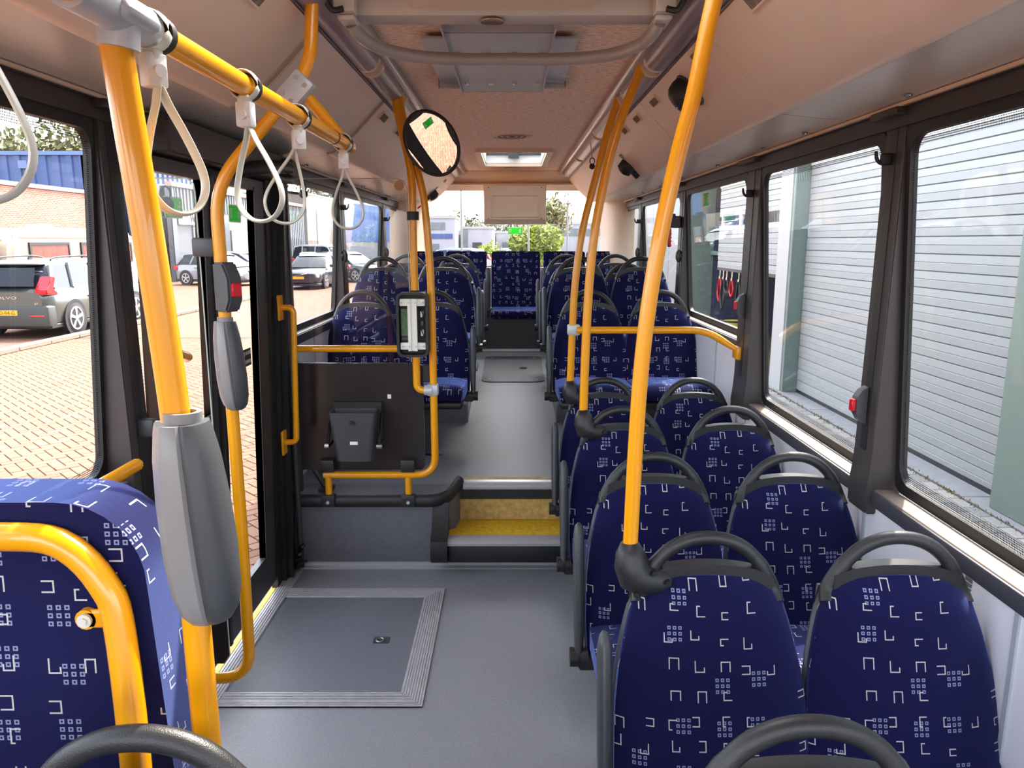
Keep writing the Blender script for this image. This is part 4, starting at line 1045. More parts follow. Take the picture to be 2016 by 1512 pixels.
# exit stickers: white border, green field, door and running figure marks
def exit_sticker(M, w, h, label):
    o = thing('exit_sticker', label, 'sticker', M.to_translation())
    part('border', white, o, lambda b: (ring_extr(b, rrect(w / 2, h / 2, h * .12, 3), rrect(w / 2 - h * .06, h / 2 - h * .06, h * .1, 3), 0, .0014, 'z'), xf(b, M)), 0)
    part('field', green, o, lambda b: (extr(b, rrect(w / 2 - h * .06, h / 2 - h * .06, h * .1, 3), .0004, .0010, 'z'), xf(b, M)), 0)
    def marks(b):
        x = -w * .34
        ring_extr(b, [(x - h * .16, -h * .28), (x + h * .16, -h * .28), (x + h * .16, h * .28), (x - h * .16, h * .28)], [(x - h * .08, -h * .28), (x + h * .08, -h * .28), (x + h * .08, h * .2), (x - h * .08, h * .2)], .0014, .002, 'z')
        x = w * .32
        extr(b, circ(h * .08, 10, x + h * .03, h * .24), .0014, .002, 'z')
        for (a, c, d, e) in ((0, .15, -.08, -.08), (-.08, -.08, -.2, -.26), (-.06, -.06, .1, -.12), (.1, -.12, .06, -.3), (0, .12, -.2, .02), (0, .12, .18, .0)):
            p, q = Vector((x + a * h, c * h)), Vector((x + d * h, e * h)); n = (q - p).normalized(); n = Vector((-n.y, n.x)) * h * .04
            extr(b, [tuple(p + n), tuple(p - n), tuple(q - n), tuple(q + n)], .0014, .002, 'z')
        xf(b, M)
    tag(part('pictogram', white, o, marks, 0), kind='stuff')
ey_l = (0.028, 0, 1)
exit_sticker(basis((dx(1.83) + .02, 3.12, 1.81), (0, 1, 0), ey_l), .135, .07, 'green exit sticker on the far door leaf glass')
exit_sticker(basis((dx(1.83) + .02, 2.56, 1.81), (0, 1, 0), ey_l), .135, .07, 'green exit sticker on the near door leaf glass behind a strap')
exit_sticker(basis((.035, 8.383, 1.812), (1, 0, 0), (0, 0, 1)), .165, .075, 'green exit sticker on the rear window below the display cover')
exit_sticker(basis((slant(1.95) - .004, 4.70, 1.95), (0, -1, 0), (-.0625, 0, 1)), .15, .085, 'green exit sticker at the top of the right window behind the cross rail')

# ------------------------------------------------------------------ overhead fittings
cb = thing('ceiling_bracket', 'grey steel equipment bracket with eight screws under the ceiling', 'bracket', (-.045, 3.2, 2.36))
part('wide_plate', steel, cb, lambda b: (box(b, -.325, .235, 2.84, 3.6, 2.405, 2.412), box(b, -.335, .245, 3.62, 3.63, 2.385, 2.412)))
part('channel', steel, cb, lambda b: (box(b, -.225, .138, 2.66, 3.66, 2.378, 2.385), box(b, -.225, .138, 3.655, 3.665, 2.378, 2.40), box(b, -.229, -.224, 2.56, 3.66, 2.365, 2.43), box(b, .137, .142, 2.56, 3.66, 2.365, 2.43), box(b, -.225, .138, 2.655, 2.665, 2.378, 2.43)))
for x in (-.195, -.09, .01, .11):
    for y in (2.92, 3.45):
        part('screw', chrome, cb, lambda b: (cyl(b, (x, y, 2.375), (x, y, 2.371), .011, 14), cyl(b, (x, y, 2.372), (x, y, 2.367), .006, 10)))
for x in (-.333, .243): part('fin', steel, cb, lambda b: extr(b, [(3.62, 2.39), (3.92, 2.428), (3.62, 2.428)], x - .002, x + .002, 'x'))
cbm = thing('ceiling_beam', 'grey cross beam under the ceiling with a cream lid in front', 'beam', (0, 2.48, 2.36))
part('beam', flap_m, cbm, lambda b: (extr(b, [(2.50, 2.43), (2.50, 2.365), (2.46, 2.35), (2.40, 2.36), (2.37, 2.43)], -.49, .465, 'x')))
part('lower_lip', tube_grey, cbm, lambda b: box(b, -.46, .45, 2.50, 2.53, 2.385, 2.40, .003))
for x in (-.27, -.14, .09, .21): part('slot', black, cbm, lambda b: box(b, x - .003, x + .003, 2.497, 2.532, 2.383, 2.386))
part('cream_lid', beige, cbm, lambda b: (extr(b, rrect(.255, .12, .03, 4, -.03, 2.14), 2.335, 2.36, 'z'), bmesh.ops.bevel(b, geom=b.edges[:], offset=.004, segments=2, affect='EDGES')))
part('inspection_window', mirror_m, cbm, lambda b: cyl(b, (-.06, 2.43, 2.352), (-.06, 2.43, 2.348), .035, 24))
ar = thing('bow_rail', 'grey bowed tube rail hanging below the ceiling bracket', 'rail', (0, 2.62, 2.28))
part('tube', tube_grey, ar, lambda b: tube(b, smooth([(-.478, 2.40, 2.335), (-.465, 2.43, 2.315), (-.42, 2.51, 2.298), (-.33, 2.58, 2.290), (-.2, 2.615, 2.286), (0, 2.62, 2.286), (.18, 2.615, 2.286), (.31, 2.58, 2.290), (.39, 2.50, 2.298), (.425, 2.42, 2.315), (.435, 2.38, 2.335)], 5), .0195, 16), 60)
for s, x in ((-1, -.48), (1, .44)):
    p_ = part('end_bracket', flap_m, ar, lambda b: (box(b, x - .025, x + .025, 2.33, 2.44, 2.33, 2.345, .004), box(b, x - .03, x + .03, 2.30, 2.36, 2.345, 2.43, .004)))
    part('hook', black, p_, lambda b: (tube(b, smooth([(x - s * -.03, 2.31, 2.42), (x + s * .045, 2.28, 2.38), (x + s * .03, 2.29, 2.345), (x + s * .0, 2.3, 2.35)], 5), .009, 8)))
# round black knob-like outlets and emergency devices on the coving
def on_cove(sx, y, f, lift=0): return cove_frame(sx, y, f, lift)
kd = thing('coving_speaker', 'round black speaker pod bulging from the right coving', 'speaker', on_cove(1, 3.0, .62).to_translation())
part('pod', black, kd, lambda b: (tube(b, [(0, 0, 0), (0, 0, .03), (0, 0, .055), (0, 0, .072), (0, 0, .08)], [.066, .068, .062, .045, .015], 28), xf(b, on_cove(1, 3.0, .62))), 60)
part('collar', plastic2, kd, lambda b: (tube(b, [(.066 * math.cos(a), .066 * math.sin(a), .004) for a in [2 * PI * k / 28 for k in range(28)]], .006, 8, True), xf(b, on_cove(1, 3.0, .62))))
part('screw', chrome, kd, lambda b: (cyl(b, (0, -.01, .076), (0, -.01, .084), .006, 10), xf(b, on_cove(1, 3.0, .62))))
for sx, y, f, lbl in ((1, 5.05, .35, 'black emergency valve with green label on the right coving'), (-1, 7.55, .25, 'emergency valve with green label and red handle at the end of the left coving')):
    M = on_cove(sx, y, f)
    k = thing('emergency_valve', lbl, 'valve', M.to_translation())
    part('body', black, k, lambda b: (tube(b, [(0, 0, 0), (0, 0, .05), (0, 0, .065)], [.055, .05, .02], 20), box(b, -.02, .02, -.1, -.03, 0, .03, .005), xf(b, M)), 60)
    part('label', green, k, lambda b: (box(b, .045 * sx - .03, .045 * sx + .03, .05, .09, .001, .003), xf(b, M)))
    if sx < 0: part('handle', red, k, lambda b: (box(b, -.012, .012, -.2, -.09, .015, .03, .004), xf(b, M)))
def hook(sx, y, z, lbl):
    o = thing('coat_hook', lbl, 'hook', (sx * 1.15, y, z))
    part('plate', black, o, lambda b: box(b, min(sx * 1.135, sx * 1.165), max(sx * 1.135, sx * 1.165), y - .012, y + .012, z - .02, z + .015, .004))
    part('prong', black, o, lambda b: tube(b, smooth([(sx * 1.148, y, z - .006), (sx * 1.135, y, z - .014), (sx * 1.122, y, z - .002), (sx * 1.117, y, z + .022)], 4), [.006] * 9 + [.006, .005, .005, .004], 8))
hook(1, 2.40, 1.95, 'black coat hook on the nearest right-hand window pillar')
hook(1, 3.75, 1.93, 'black coat hook on the right pillar by the cross rail')
hook(1, 7.0, 1.88, 'black coat hook on the rearmost right pillar')
hook(-1, 5.28, 1.93, 'black coat hook on the left pillar behind the screen')
hook(-1, 7.02, 1.9, 'black coat hook on the rearmost left pillar')
def stop(sx, y, z, lbl):
    o = thing('stop_button', lbl, 'button', (sx * 1.15, y, z - .06))
    part('plate', plastic2, o, lambda b: (extr(b, [(-.062, 0), (.062, 0), (.05, .02), (.026, .034), (-.026, .034), (-.05, .02)], -.018, .018, 'z'), xf(b, basis((sx * 1.152, y, z), (0, 0, 1), (-sx, 0, 0), (0, 1, 0)))))
    part('push', red, o, lambda b: box(b, min(sx * 1.105, sx * 1.12), max(sx * 1.105, sx * 1.12), y - .012, y + .012, z - .02, z + .02, .003))
stop(1, 2.40, 1.175, 'grey stop button with red push on the nearest right pillar')
stop(1, 3.75, 1.385, 'grey stop button with red push on the right pillar by the cross rail')
def hammer(sx, y, z, lbl):
    o = thing('emergency_hammer', lbl, 'hammer', (sx * 1.14, y, z))
    part('holder', black, o, lambda b: (box(b, min(sx * 1.09, sx * 1.16), max(sx * 1.09, sx * 1.16), y - .02, y + .02, z + .12, z + .20, .006), box(b, min(sx * 1.07, sx * 1.12), max(sx * 1.07, sx * 1.12), y - .018, y + .018, z + .185, z + .215, .006)))
    part('handle', red, o, lambda b: (box(b, min(sx * 1.075, sx * 1.095), max(sx * 1.075, sx * 1.095), y - .018, y + .018, z - .01, z + .115, .006, 2), box(b, min(sx * 1.08, sx * 1.09), max(sx * 1.08, sx * 1.09), y - .014, y + .014, z + .11, z + .20)))
    for k in range(4): part('grip_rib', red, o, lambda b: box(b, min(sx * 1.072, sx * 1.098), max(sx * 1.072, sx * 1.098), y - .02, y + .02, z + k * .025, z + k * .025 + .008, .002))
hammer(1, 5.28, 1.67, 'red emergency hammer hanging on the right pillar of the raised floor')
for (sx, y, z, n) in ((1, 5.24, 1.60, 'right pillar beneath the red hammer'), (-1, 5.22, 1.60, 'left pillar behind the clear screen'), (-1, 6.97, 1.60, 'rearmost left pillar'), (1, 6.97, 1.60, 'rearmost right pillar')):
    o = thing('pillar_knob', 'round grey fixing knob on the ' + n, 'knob', (sx * 1.14, y, z - .03))
    part('dome', plastic2, o, lambda b: ball(b, (sx * 1.145, y, z), .036, 16, (.6, .55, 1.2)))
    part('collar', plastic, o, lambda b: cyl(b, (sx * 1.15, y, z), (sx * 1.165, y, z), .03, 16))
for (x, y, z, n) in ((-1.1, 2.455, 1.815, 'beside the near door leaf'), (-1.1, 4.08, 1.945, 'at the left window behind the clear screen'), (.545, 5.3, 2.20, 'below the right ceiling tube')):
    o = thing('pull_knob', 'black ball-shaped pull knob with loop hanging ' + n, 'knob', (x, y, z - .02))
    part('ball', black, o, lambda b: ball(b, (x, y, z), .024 if x < 0 else .02, 16))
    part('loop', black, o, lambda b: (tube(b, [(x + .016 * math.cos(a), y, z + .034 + .022 * math.sin(a)) for a in [2 * PI * k / 16 for k in range(16)]], .0035, 6, True)))
    if x > 0: part('cord', yellow, o, lambda b: cyl(b, (x, y, z + .05), (x - .02, y, 2.40), .003, 6))
    else: part('stem', black, o, lambda b: cyl(b, (x, y, z), (x - .09, y, z + .01), .007, 8))
# bar along the left window sill
sbar = thing('sill_bar', 'yellow bar along the lower edge of the left front window', 'rail', (-1.1, 1.6, 1.0))
part('tube', yellow, sbar, lambda b: (cyl(b, (-1.10, .5, 1.068), (-1.10, 2.12, 1.056), .019, 18), ball(b, (-1.10, 2.12, 1.056), .0188, 14)), 60)
for y in (.75, 1.98): part('bracket', yellow, sbar, lambda b: (box(b, -1.112, -1.088, y - .02, y + .02, .94, 1.045, .004), box(b, -1.19, -1.10, y - .02, y + .02, .935, .945)))
smt = thing('scuff_mark', 'small dark torn sticker scrap on the right wall panel', 'sticker', (1.18, 2.02, .78))
part('scrap', mat('torn_sticker', (96, 96, 100), .6), smt, lambda b: [extr(b, [(1.83 + k * .0, .845 - k * .013), (1.80, .845 - k * .013), (1.80 + k * .003, .835 - k * .013), (1.83 - k * .004, .835 - k * .013)], 1.1805, 1.1815, 'x') for k in range(5)], 0)
# ------------------------------------------------------------------ outside
G = -.33
def island_mat(name, cols, rough=.85, nscale=60, bump=.3, bscale=400, speck=.25):
    m, t, p = newmat(name); p.inputs['Roughness'].default_value = rough; p.inputs['Specular IOR Level'].default_value = .2
    g = t.nodes.new('ShaderNodeNewGeometry'); cr = t.nodes.new('ShaderNodeValToRGB')
    cr.color_ramp.elements[0].color = lin(*cols[0]); cr.color_ramp.elements[1].color = lin(*cols[-1])
    for i, c in enumerate(cols[1:-1]): e = cr.color_ramp.elements.new((i + 1) / (len(cols) - 1)); e.color = lin(*c)
    oi = t.nodes.new('ShaderNodeObjectInfo'); ad = t.nodes.new('ShaderNodeMath'); ad.operation = 'ADD'; fr = t.nodes.new('ShaderNodeMath'); fr.operation = 'FRACT'
    t.links.new(g.outputs['Random Per Island'], ad.inputs[0]); t.links.new(oi.outputs['Random'], ad.inputs[1]); t.links.new(ad.outputs[0], fr.inputs[0])
    t.links.new(fr.outputs[0], cr.inputs[0])
    tc = t.nodes.new('ShaderNodeTexCoord'); n = t.nodes.new('ShaderNodeTexNoise'); n.inputs['Scale'].default_value = nscale; n.inputs['Detail'].default_value = 5
    t.links.new(tc.outputs['Object'], n.inputs[0])
    r = t.nodes.new('ShaderNodeMapRange'); r.inputs[1].default_value = .3; r.inputs[2].default_value = .7; r.inputs[3].default_value = 1 - speck; r.inputs[4].default_value = 1 + speck
    t.links.new(n.outputs[0], r.inputs[0])
    mu = t.nodes.new('ShaderNodeVectorMath'); mu.operation = 'SCALE'; t.links.new(cr.outputs[0], mu.inputs[0]); t.links.new(r.outputs[0], mu.inputs['Scale'])
    t.links.new(mu.outputs[0], p.inputs['Base Color'])
    MATS[name] = m; return m
paver = island_mat('pink_paver', [(104, 75, 59), (111, 81, 64), (97, 69, 55), (115, 86, 68)])
gpaver = island_mat('grey_paver', [(120, 120, 118), (142, 140, 136), (108, 110, 110)])
def brick_mat(name, c1, c2, mortar, sx, sy, ms=.02, plane='xy', off=.5):
    m, t, p = newmat(name); p.inputs['Roughness'].default_value = .85; p.inputs['Specular IOR Level'].default_value = .2
    tc = t.nodes.new('ShaderNodeTexCoord'); sp = t.nodes.new('ShaderNodeSeparateXYZ'); cb = t.nodes.new('ShaderNodeCombineXYZ')
    t.links.new(tc.outputs['Object'], sp.inputs[0])
    idx = {'xy': (0, 1), 'yz': (1, 2), 'xz': (0, 2), 'yx': (1, 0)}[plane]
    t.links.new(sp.outputs[idx[0]], cb.inputs[0]); t.links.new(sp.outputs[idx[1]], cb.inputs[1])
    b = t.nodes.new('ShaderNodeTexBrick'); b.inputs['Color1'].default_value = lin(*c1); b.inputs['Color2'].default_value = lin(*c2); b.inputs['Mortar'].default_value = lin(*mortar)
    b.inputs['Scale'].default_value = 1; b.inputs['Brick Width'].default_value = sx; b.inputs['Row Height'].default_value = sy; b.inputs['Mortar Size'].default_value = ms; b.offset = off
    t.links.new(cb.outputs[0], b.inputs[0]); t.links.new(b.outputs[0], p.inputs['Base Color'])
    MATS[name] = m; return m
far_pave = brick_mat('pink_paving_far', (108, 79, 63), (100, 72, 57), (72, 57, 46), .21, .105, .006, 'xy')
joint = mat('sandy_joint', (62, 50, 42), .9, noise=.2, nscale=30)
# the ground: one large plate below, paving on top
gr = struct('ground', loc=(0, 0, G - .02))
part('far_field', far_pave, gr, lambda b: plate_with_holes(b, -160, 160, -30, 260, G - .3, G - .004, [(-9.4, -1.30, .8, 16), (2.2, 3.85, 2.0, 12)]), 0)
part('joint_bed', joint, gr, lambda b: (box(b, -9.5, -1.2, .7, 16.1, G - .2, G - .012), box(b, 2.1, 3.9, 1.9, 12.1, G - .2, G - .012)), 0)
def brick_bm(b, cx, cy, lx, ly, z, g=.004, rot=0.0):
    vs = []; cr, sr = math.cos(rot), math.sin(rot)
    for (dz, k) in ((-.012, 0), (-.004, 0), (0, .004)):
        vs.append([b.verts.new((cx + cr * s * (lx / 2 - g - k) - sr * q * (ly / 2 - g - k), cy + sr * s * (lx / 2 - g - k) + cr * q * (ly / 2 - g - k), z + dz)) for s, q in ((-1, -1), (1, -1), (1, 1), (-1, 1))])
    b.faces.new(vs[2])
    for A, C in zip(vs, vs[1:]):
        for k in range(4): b.faces.new((A[k], A[(k + 1) % 4], C[(k + 1) % 4], C[k]))
Wb = .105; spots = []; C45 = math.sqrt(.5)
for i in range(-170, 171):
    for j in range(-70, 71):
        ox = (i + 2 * j) * Wb; oy = (i - 2 * j) * Wb
        for (x0, y0, lx, ly) in ((0, 0, 2, 1), (2, -1, 1, 2)):
            qx = ox + (x0 + lx / 2) * Wb; qy = oy + (y0 + ly / 2) * Wb
            cx = -5 + (qx - qy) * C45; cy = 8 + (qx + qy) * C45
            if -9.30 < cx < -1.40 and .92 < cy < 15.9: spots.append((cx, cy, lx * Wb, ly * Wb))
def vis(s):
    a = math.degrees(math.atan2(-s[0], s[1])); return (25.5 < a < 35.5 and s[1] > 4.0) or (17.8 < a < 20.6 and s[1] > 4.6)
near = sorted([s for s in spots if vis(s)], key=lambda s: s[0] ** 2 + s[1] ** 2)[:300]
nset = set(near)
bb = B()
for s in spots:
    if s not in nset: brick_bm(bb, *s, G, rot=PI / 4)
stf = obj('brick_field', bb, paver, gr, 0); tag(stf, kind='stuff')
shared = {}
for (cx, cy, lx, ly) in near:
    k = 'h' if lx > ly else 'v'
    if k not in shared:
        b = B(); brick_bm(b, 0, 0, lx, ly, 0); o = obj('brick', b, paver, None, 0, local=True); shared[k] = o.data
    else: o = bpy.data.objects.new('brick', shared[k]); COL.objects.link(o)
    o.parent = gr; o.location = (cx - gr.location.x, cy - gr.location.y, G + R.uniform(-.0015, .0015) - gr.location.z)
    o.rotation_euler = (R.uniform(-.006, .006), R.uniform(-.006, .006), PI / 4 + R.uniform(-.008, .008))
# kerb of long stones
kb = thing('kerb', 'pale concrete kerb between the paving and the parked cars', 'kerb', (-9.35, 20, G))
conc = mat('kerb_concrete', (122, 108, 94), .85, noise=.12, nscale=30)
b = B(); box(b, -.1, .1, -.495, .495, 0, .09, .012); k0 = obj('kerb_stone', b, conc, kb, 40, local=True)
for i in range(20):
    o = k0 if i == 0 else k0.copy()
    if i: COL.objects.link(o)
    o.location = (-9.35 - kb.location.x + .0006 * (i - 16) ** 2 * (1 if i > 16 else 0), 8.5 + i - kb.location.y, 0)
# right side: grey pavers and concrete apron at the garages
gs = []
for i in range(15):
    for j in range(70):
        cx = 2.25 + i * .105 + .05; cy = 2.1 + j * .21 + (i % 2) * .105
        if cx < 3.60 and cy < 12: gs.append((cx, cy, .105, .21))
nr = sorted([s for s in gs if s[1] > 3.6 and s[0] > 2.75], key=lambda s: s[1])[:150]; ns = set(nr)
b = B(); [brick_bm(b, *s, G) for s in gs if s not in ns]; tag(obj('paver_field', b, gpaver, gr, 0), kind='stuff')
b = B(); brick_bm(b, 0, 0, .105, .21, 0); pv = None
for s in nr:
    if pv is None: pv = obj('paver', b, gpaver, gr, 0, local=True); o = pv
    else: o = pv.copy(); COL.objects.link(o)
    o.location = (s[0] - gr.location.x, s[1] - gr.location.y, G + R.uniform(-.002, .002) - gr.location.z)
for k in range(8): part('apron_slab', mat('apron_concrete', (112, 114, 118), .8, noise=.12, nscale=9) if 'apron_concrete' not in MATS else MATS['apron_concrete'], gr, lambda b: box(b, 3.63, 3.95, 1.0 + k * 1.6, 2.59 + k * 1.6, G - .05, G + .004, .004))
moss = mat('dry_moss', (120, 104, 62), .9, noise=.4, nscale=80)
def mossf(b):
    for k in range(700):
        x = 3.61 + R.gauss(0, .02); y = R.uniform(3.0, 11); s = R.uniform(.008, .022)
        a = R.uniform(0, 6.28); h = R.uniform(.005, .03)
        b.faces.new([b.verts.new(p) for p in ((x, y, G), (x + s * math.cos(a), y + s * math.sin(a), G), (x + R.uniform(-.01, .01), y + R.uniform(-.01, .01), G + h))])
tag(part('moss', moss, gr, mossf, 0), kind='stuff')

# garage building on the right
slat_m = mat('white_grey_door_panel', (138, 142, 142), .5, bump=.1, bscale=200)
col_m = mat('green_grey_cladding', (102, 118, 110), .5); col2_m = mat('pale_cladding', (156, 158, 160), .5)
gb = thing('garage_building', 'long grey garage building close outside the right windows', 'building', (6, 8, G))
def colm(y0, y1, x0=3.70, pale=True):
    part('column', col_m, gb, lambda b: box(b, x0, 4.3, y0, y1, G, 5.2, .01))
    if pale: part('column_lit_face', col2_m, gb, lambda b: box(b, x0 - .012, x0 + .01, y0 + .08, y1 - .002, G + .0, 5.2, .003))  # reflected light on this side of the column, put into a paler colour
colm(-.3, .3, pale=False); colm(5.05, 5.56, pale=False); colm(10.1, 10.62); colm(16.25, 16.6)
part('lintel', col2_m, gb, lambda b: box(b, 3.84, 4.3, -6, 26, 3.35, 5.6))
part('roof', mat('roof_edge', (150, 152, 156), .5), gb, lambda b: box(b, 3.6, 9, -6, 26, 5.6, 5.85, .02))
for k in range(9): part('wall_panel', slat_m, gb, lambda b: box(b, 3.86, 4.2, 16.62 + k * 1.1, 17.7 + k * 1.1, G + .4, 3.35, .02))
part('plinth', conc, gb, lambda b: box(b, 3.83, 4.25, 16.6, 26, G, G + .45))
part('back_room_wall', mat('dark_workshop', (54, 60, 76), .7), gb, lambda b: (box(b, 7.6, 7.7, 9.5, 16.4, G, 3.4), box(b, 4.3, 7.7, 16.25, 16.4, G, 3.4), box(b, 4.3, 7.7, 9.9, 10.05, G, 3.4), box(b, 4.0, 7.7, 9.9, 16.4, 3.3, 3.36)))
def sec_door(y0, y1, zb, label, win=None):
    d = thing('sectional_door', label, 'garage door', (3.9, (y0 + y1) / 2, zb), 'sectional garage doors')
    z = zb; i = 0
    while z < 2.66:
        h = min(.158, 2.68 - z)
        if not (win and win[0] < z + h / 2 < win[1]):
            part('slat', slat_m, d, lambda b: extr(b, [(3.90, z + .0), (3.886, z + .006), (3.884, z + .075), (3.890, z + .08), (3.884, z + .085), (3.886, z + h - .008), (3.90, z + h - .001), (3.93, z + h - .001), (3.93, z)], y0, y1, 'y'), 20)
        z += h; i += 1
    if win:
        n = 3
        for k in range(n):
            a = y0 + .15 + k * (y1 - y0 - .3) / n
            part('window_pane', g_side, d, lambda b: box(b, 3.895, 3.905, a + .06, a + (y1 - y0 - .3) / n - .06, win[0], win[1] + .1), 0)
            part('window_frame', white, d, lambda b: ring_extr(b, [(a, win[0] - .05), (a + (y1 - y0 - .3) / n, win[0] - .05), (a + (y1 - y0 - .3) / n, win[1] + .12), (a, win[1] + .12)], [(a + .06, win[0]), (a + (y1 - y0 - .3) / n - .06, win[0]), (a + (y1 - y0 - .3) / n - .06, win[1] + .07), (a + .06, win[1] + .07)], 3.88, 3.92, 'x'))
    part('top_rail', white, d, lambda b: box(b, 3.87, 3.93, y0, y1, 2.66, 2.74, .004))
    part('bottom_seal', black, d, lambda b: box(b, 3.885, 3.92, y0, y1, zb - .02 if zb > 0 else G, zb + .03))
    n = max(2, int((y1 - y0) / .55))
    for k in range(n):
        a = y0 + k * (y1 - y0) / n
        part('transom_pane', mat('transom_glass', (150, 164, 196), .15) if 'transom_glass' not in MATS else MATS['transom_glass'], d, lambda b: box(b, 3.90, 3.91, a + .02, a + (y1 - y0) / n - .02, 2.74, 3.3))
        part('transom_bar', white, d, lambda b: box(b, 3.885, 3.925, a - .025, a + .025, 2.74, 3.35))
sec_door(.35, 5.04, G + .02, 'white slatted garage door beside the rightmost column')
sec_door(5.58, 10.08, G + .02, 'white slatted garage door filling the two nearest right windows')
sec_door(10.64, 14.38, 1.19, 'half-raised white garage door with small windows over a dark workshop', (1.95, 2.15))
for i, (y, z, L, m) in enumerate(((14.65, .95, .30, red), (15.0, .95, .25, black), (15.25, .95, .6, black), (15.5, .95, .45, red), (14.2, .95, .55, black))):
    o = thing('hanging_cable', ('red' if m is red else 'black') + ' looped cable hanging in the dark workshop, ' + ['near middle', 'left of the middle', 'further left', 'leftmost', 'rightmost'][i], 'cable', (4.25, y, z - L))
    part('loop', m, o, lambda b: tube(b, smooth([(4.25, y - .05, z), (4.25, y - .12, z - L * .6), (4.25, y, z - L), (4.25, y + .13, z - L * .6), (4.25, y + .04, z)], 5), .02, 7))
    part('hook', chrome, o, lambda b: (cyl(b, (4.25, y, z + .02), (4.25, y, z + .47), .012, 8), cyl(b, (4.25, y, z), (4.25, y, z + .05), .03, 10)))
part('cable_beam', col_m, gb, lambda b: box(b, 4.21, 4.29, 10.7, 16.2, 1.42, 1.5))
bk = thing('bucket', 'yellow bucket on the dark workshop floor', 'bucket', (4.35, 14.7, G))
part('tub', mat('bucket_yellow', (196, 180, 60), .5), bk, lambda b: cyl(b, (4.35, 14.7, G), (4.35, 14.7, G + .5), .2, 20, .25))
part('rim', black, bk, lambda b: tube(b, [(4.35 + .25 * math.cos(a), 14.7 + .25 * math.sin(a), G + .5) for a in [2 * PI * k / 20 for k in range(20)]], .02, 6, True))

# left: brick workshop, blue hall, grey hall, pale marble-clad building
redbrick = brick_mat('red_brick_wall', (154, 100, 80), (134, 80, 66), (146, 130, 116), .22, .065, .012, 'yz')
capm = mat('pale_coping', (150, 148, 148), .6)
bw_ = thing('brick_workshop', 'low red brick building with pale coping behind the caravan', 'building', (-19.5, 20, G))
part('wall', redbrick, bw_, lambda b: box(b, -21, -17, 8, 30.9, G, 3.56))
part('coping', capm, bw_, lambda b: box(b, -21.05, -16.93, 7.95, 30.98, 3.56, 3.70))
part('downpipe', capm, bw_, lambda b: cyl(b, (-16.9, 31.02, G), (-16.9, 31.02, 3.5), .06, 8))
blue_m = mat('blue_cladding', (52, 74, 122), .5)
def corr(b, axis, c, a0, a1, z0, z1, pitch=.6, depth=.08):
    prof = []; n = int(abs(a1 - a0) / pitch)
    for k in range(n):
        s = a0 + (a1 - a0) * k / n; q = (a1 - a0) / n
        prof += [(s, 0), (s + q * .45, 0), (s + q * .52, depth), (s + q * .93, depth)]
    prof.append((a1, 0)); prof += [(a1, .5), (a0, .5)]
    if axis == 'y': extr(b, [(p, c + d) for p, d in prof], z0, z1, 'z')       # faces -y
    else: extr(b, [(c - d, p) for p, d in prof], z0, z1, 'z')                 # faces +x
bh = thing('blue_hall', 'blue corrugated metal hall behind the brick workshop', 'building', (-30, 36, G))
part('cladding', blue_m, bh, lambda b: corr(b, 'y', 36, -44, -19.4, G, 5.62), 20)
part('roof_edge', mat('blue_trim', (86, 106, 150), .5), bh, lambda b: box(b, -44.1, -19.3, 35.9, 48, 5.6, 5.78))
part('vent_box', MATS['blue_trim'], bh, lambda b: box(b, -22.7, -22.3, 35.8, 36, 5.0, 5.35))
part('side_cladding', blue_m, bh, lambda b: corr(b, 'x', -19.4, 36, 47, G, 5.62), 20)
grey_c = mat('grey_cladding', (92, 98, 104), .5); greyd = mat('dark_glazing', (92, 98, 104), .2); pinkband = mat('pink_gutter', (160, 126, 110), .6)
gh = thing('grey_hall', 'grey corrugated hall with roller door seen through the bus door', 'building', (-18, 50, G))
part('upper_cladding', grey_c, gh, lambda b: corr(b, 'x', -17, 38.5, 63, 3.3, 4.42, .4), 20)
part('gutter', pinkband, gh, lambda b: box(b, -17.2, -16.85, 38.4, 63.1, 4.40, 4.62))
part('roof_block', mat('hall_roof', (150, 152, 160), .6), gh, lambda b: box(b, -19.0, -17.5, 38.5, 63, 4.0, 4.5))
part('wall', mat('hall_wall', (92, 92, 96), .6), gh, lambda b: box(b, -18, -17.05, 38.5, 54, G, 3.3))
part('end_wall', grey_c, gh, lambda b: corr(b, 'y', 38.5, -19.0, -17, G, 4.4, .5), 20)
part('lower_cladding', grey_c, gh, lambda b: corr(b, 'x', -17, 54, 63, G, 3.3, .5), 20)
rd = part('roller_door', mat('roller_grey', (120, 124, 130), .5), gh, lambda b: [box(b, -17.04, -16.98, 40.9, 43.2, G + k * .14, G + k * .14 + .12) for k in range(24)])
tag(rd, kind='stuff')
part('display_window', greyd, gh, lambda b: box(b, -17.03, -16.99, 44.2, 46.2, .2, 3.2))
part('pale_board', mat('pale_board', (150, 128, 112), .6), gh, lambda b: box(b, -17.03, -16.95, 46.4, 49.4, .3, 2.35))
sgn = part('sign_board', white, gh, lambda b: box(b, -17.0, -16.92, 39.2, 42.2, 2.55, 3.15))
part('lettering', ink, sgn, lambda b: text_mesh(b, 'WE', basis((-16.90, 40.9, 2.85), (0, 1, 0), (0, 0, 1)), .6, .01), 0)
def marble_mat():
    m = mat('streaked_marble', (112, 102, 92), .5, noise=.22, nscale=.7, stretch=(1, 2.2, .3)); return m
mb_ = thing('marble_building', 'pale streaked building with a grey door numbered 1333', 'building', (-18, 70, G))
part('wall', marble_mat(), mb_, lambda b: box(b, -22, -16.9, 63.4, 76, G, 5.5))
part('parapet', capm, mb_, lambda b: box(b, -22.1, -16.85, 63.3, 76.1, 5.5, 5.65))
dd = part('garage_door', mat('pale_door', (140, 134, 126), .5), mb_, lambda b: box(b, -16.9, -16.84, 66.5, 70.6, G, 2.9))
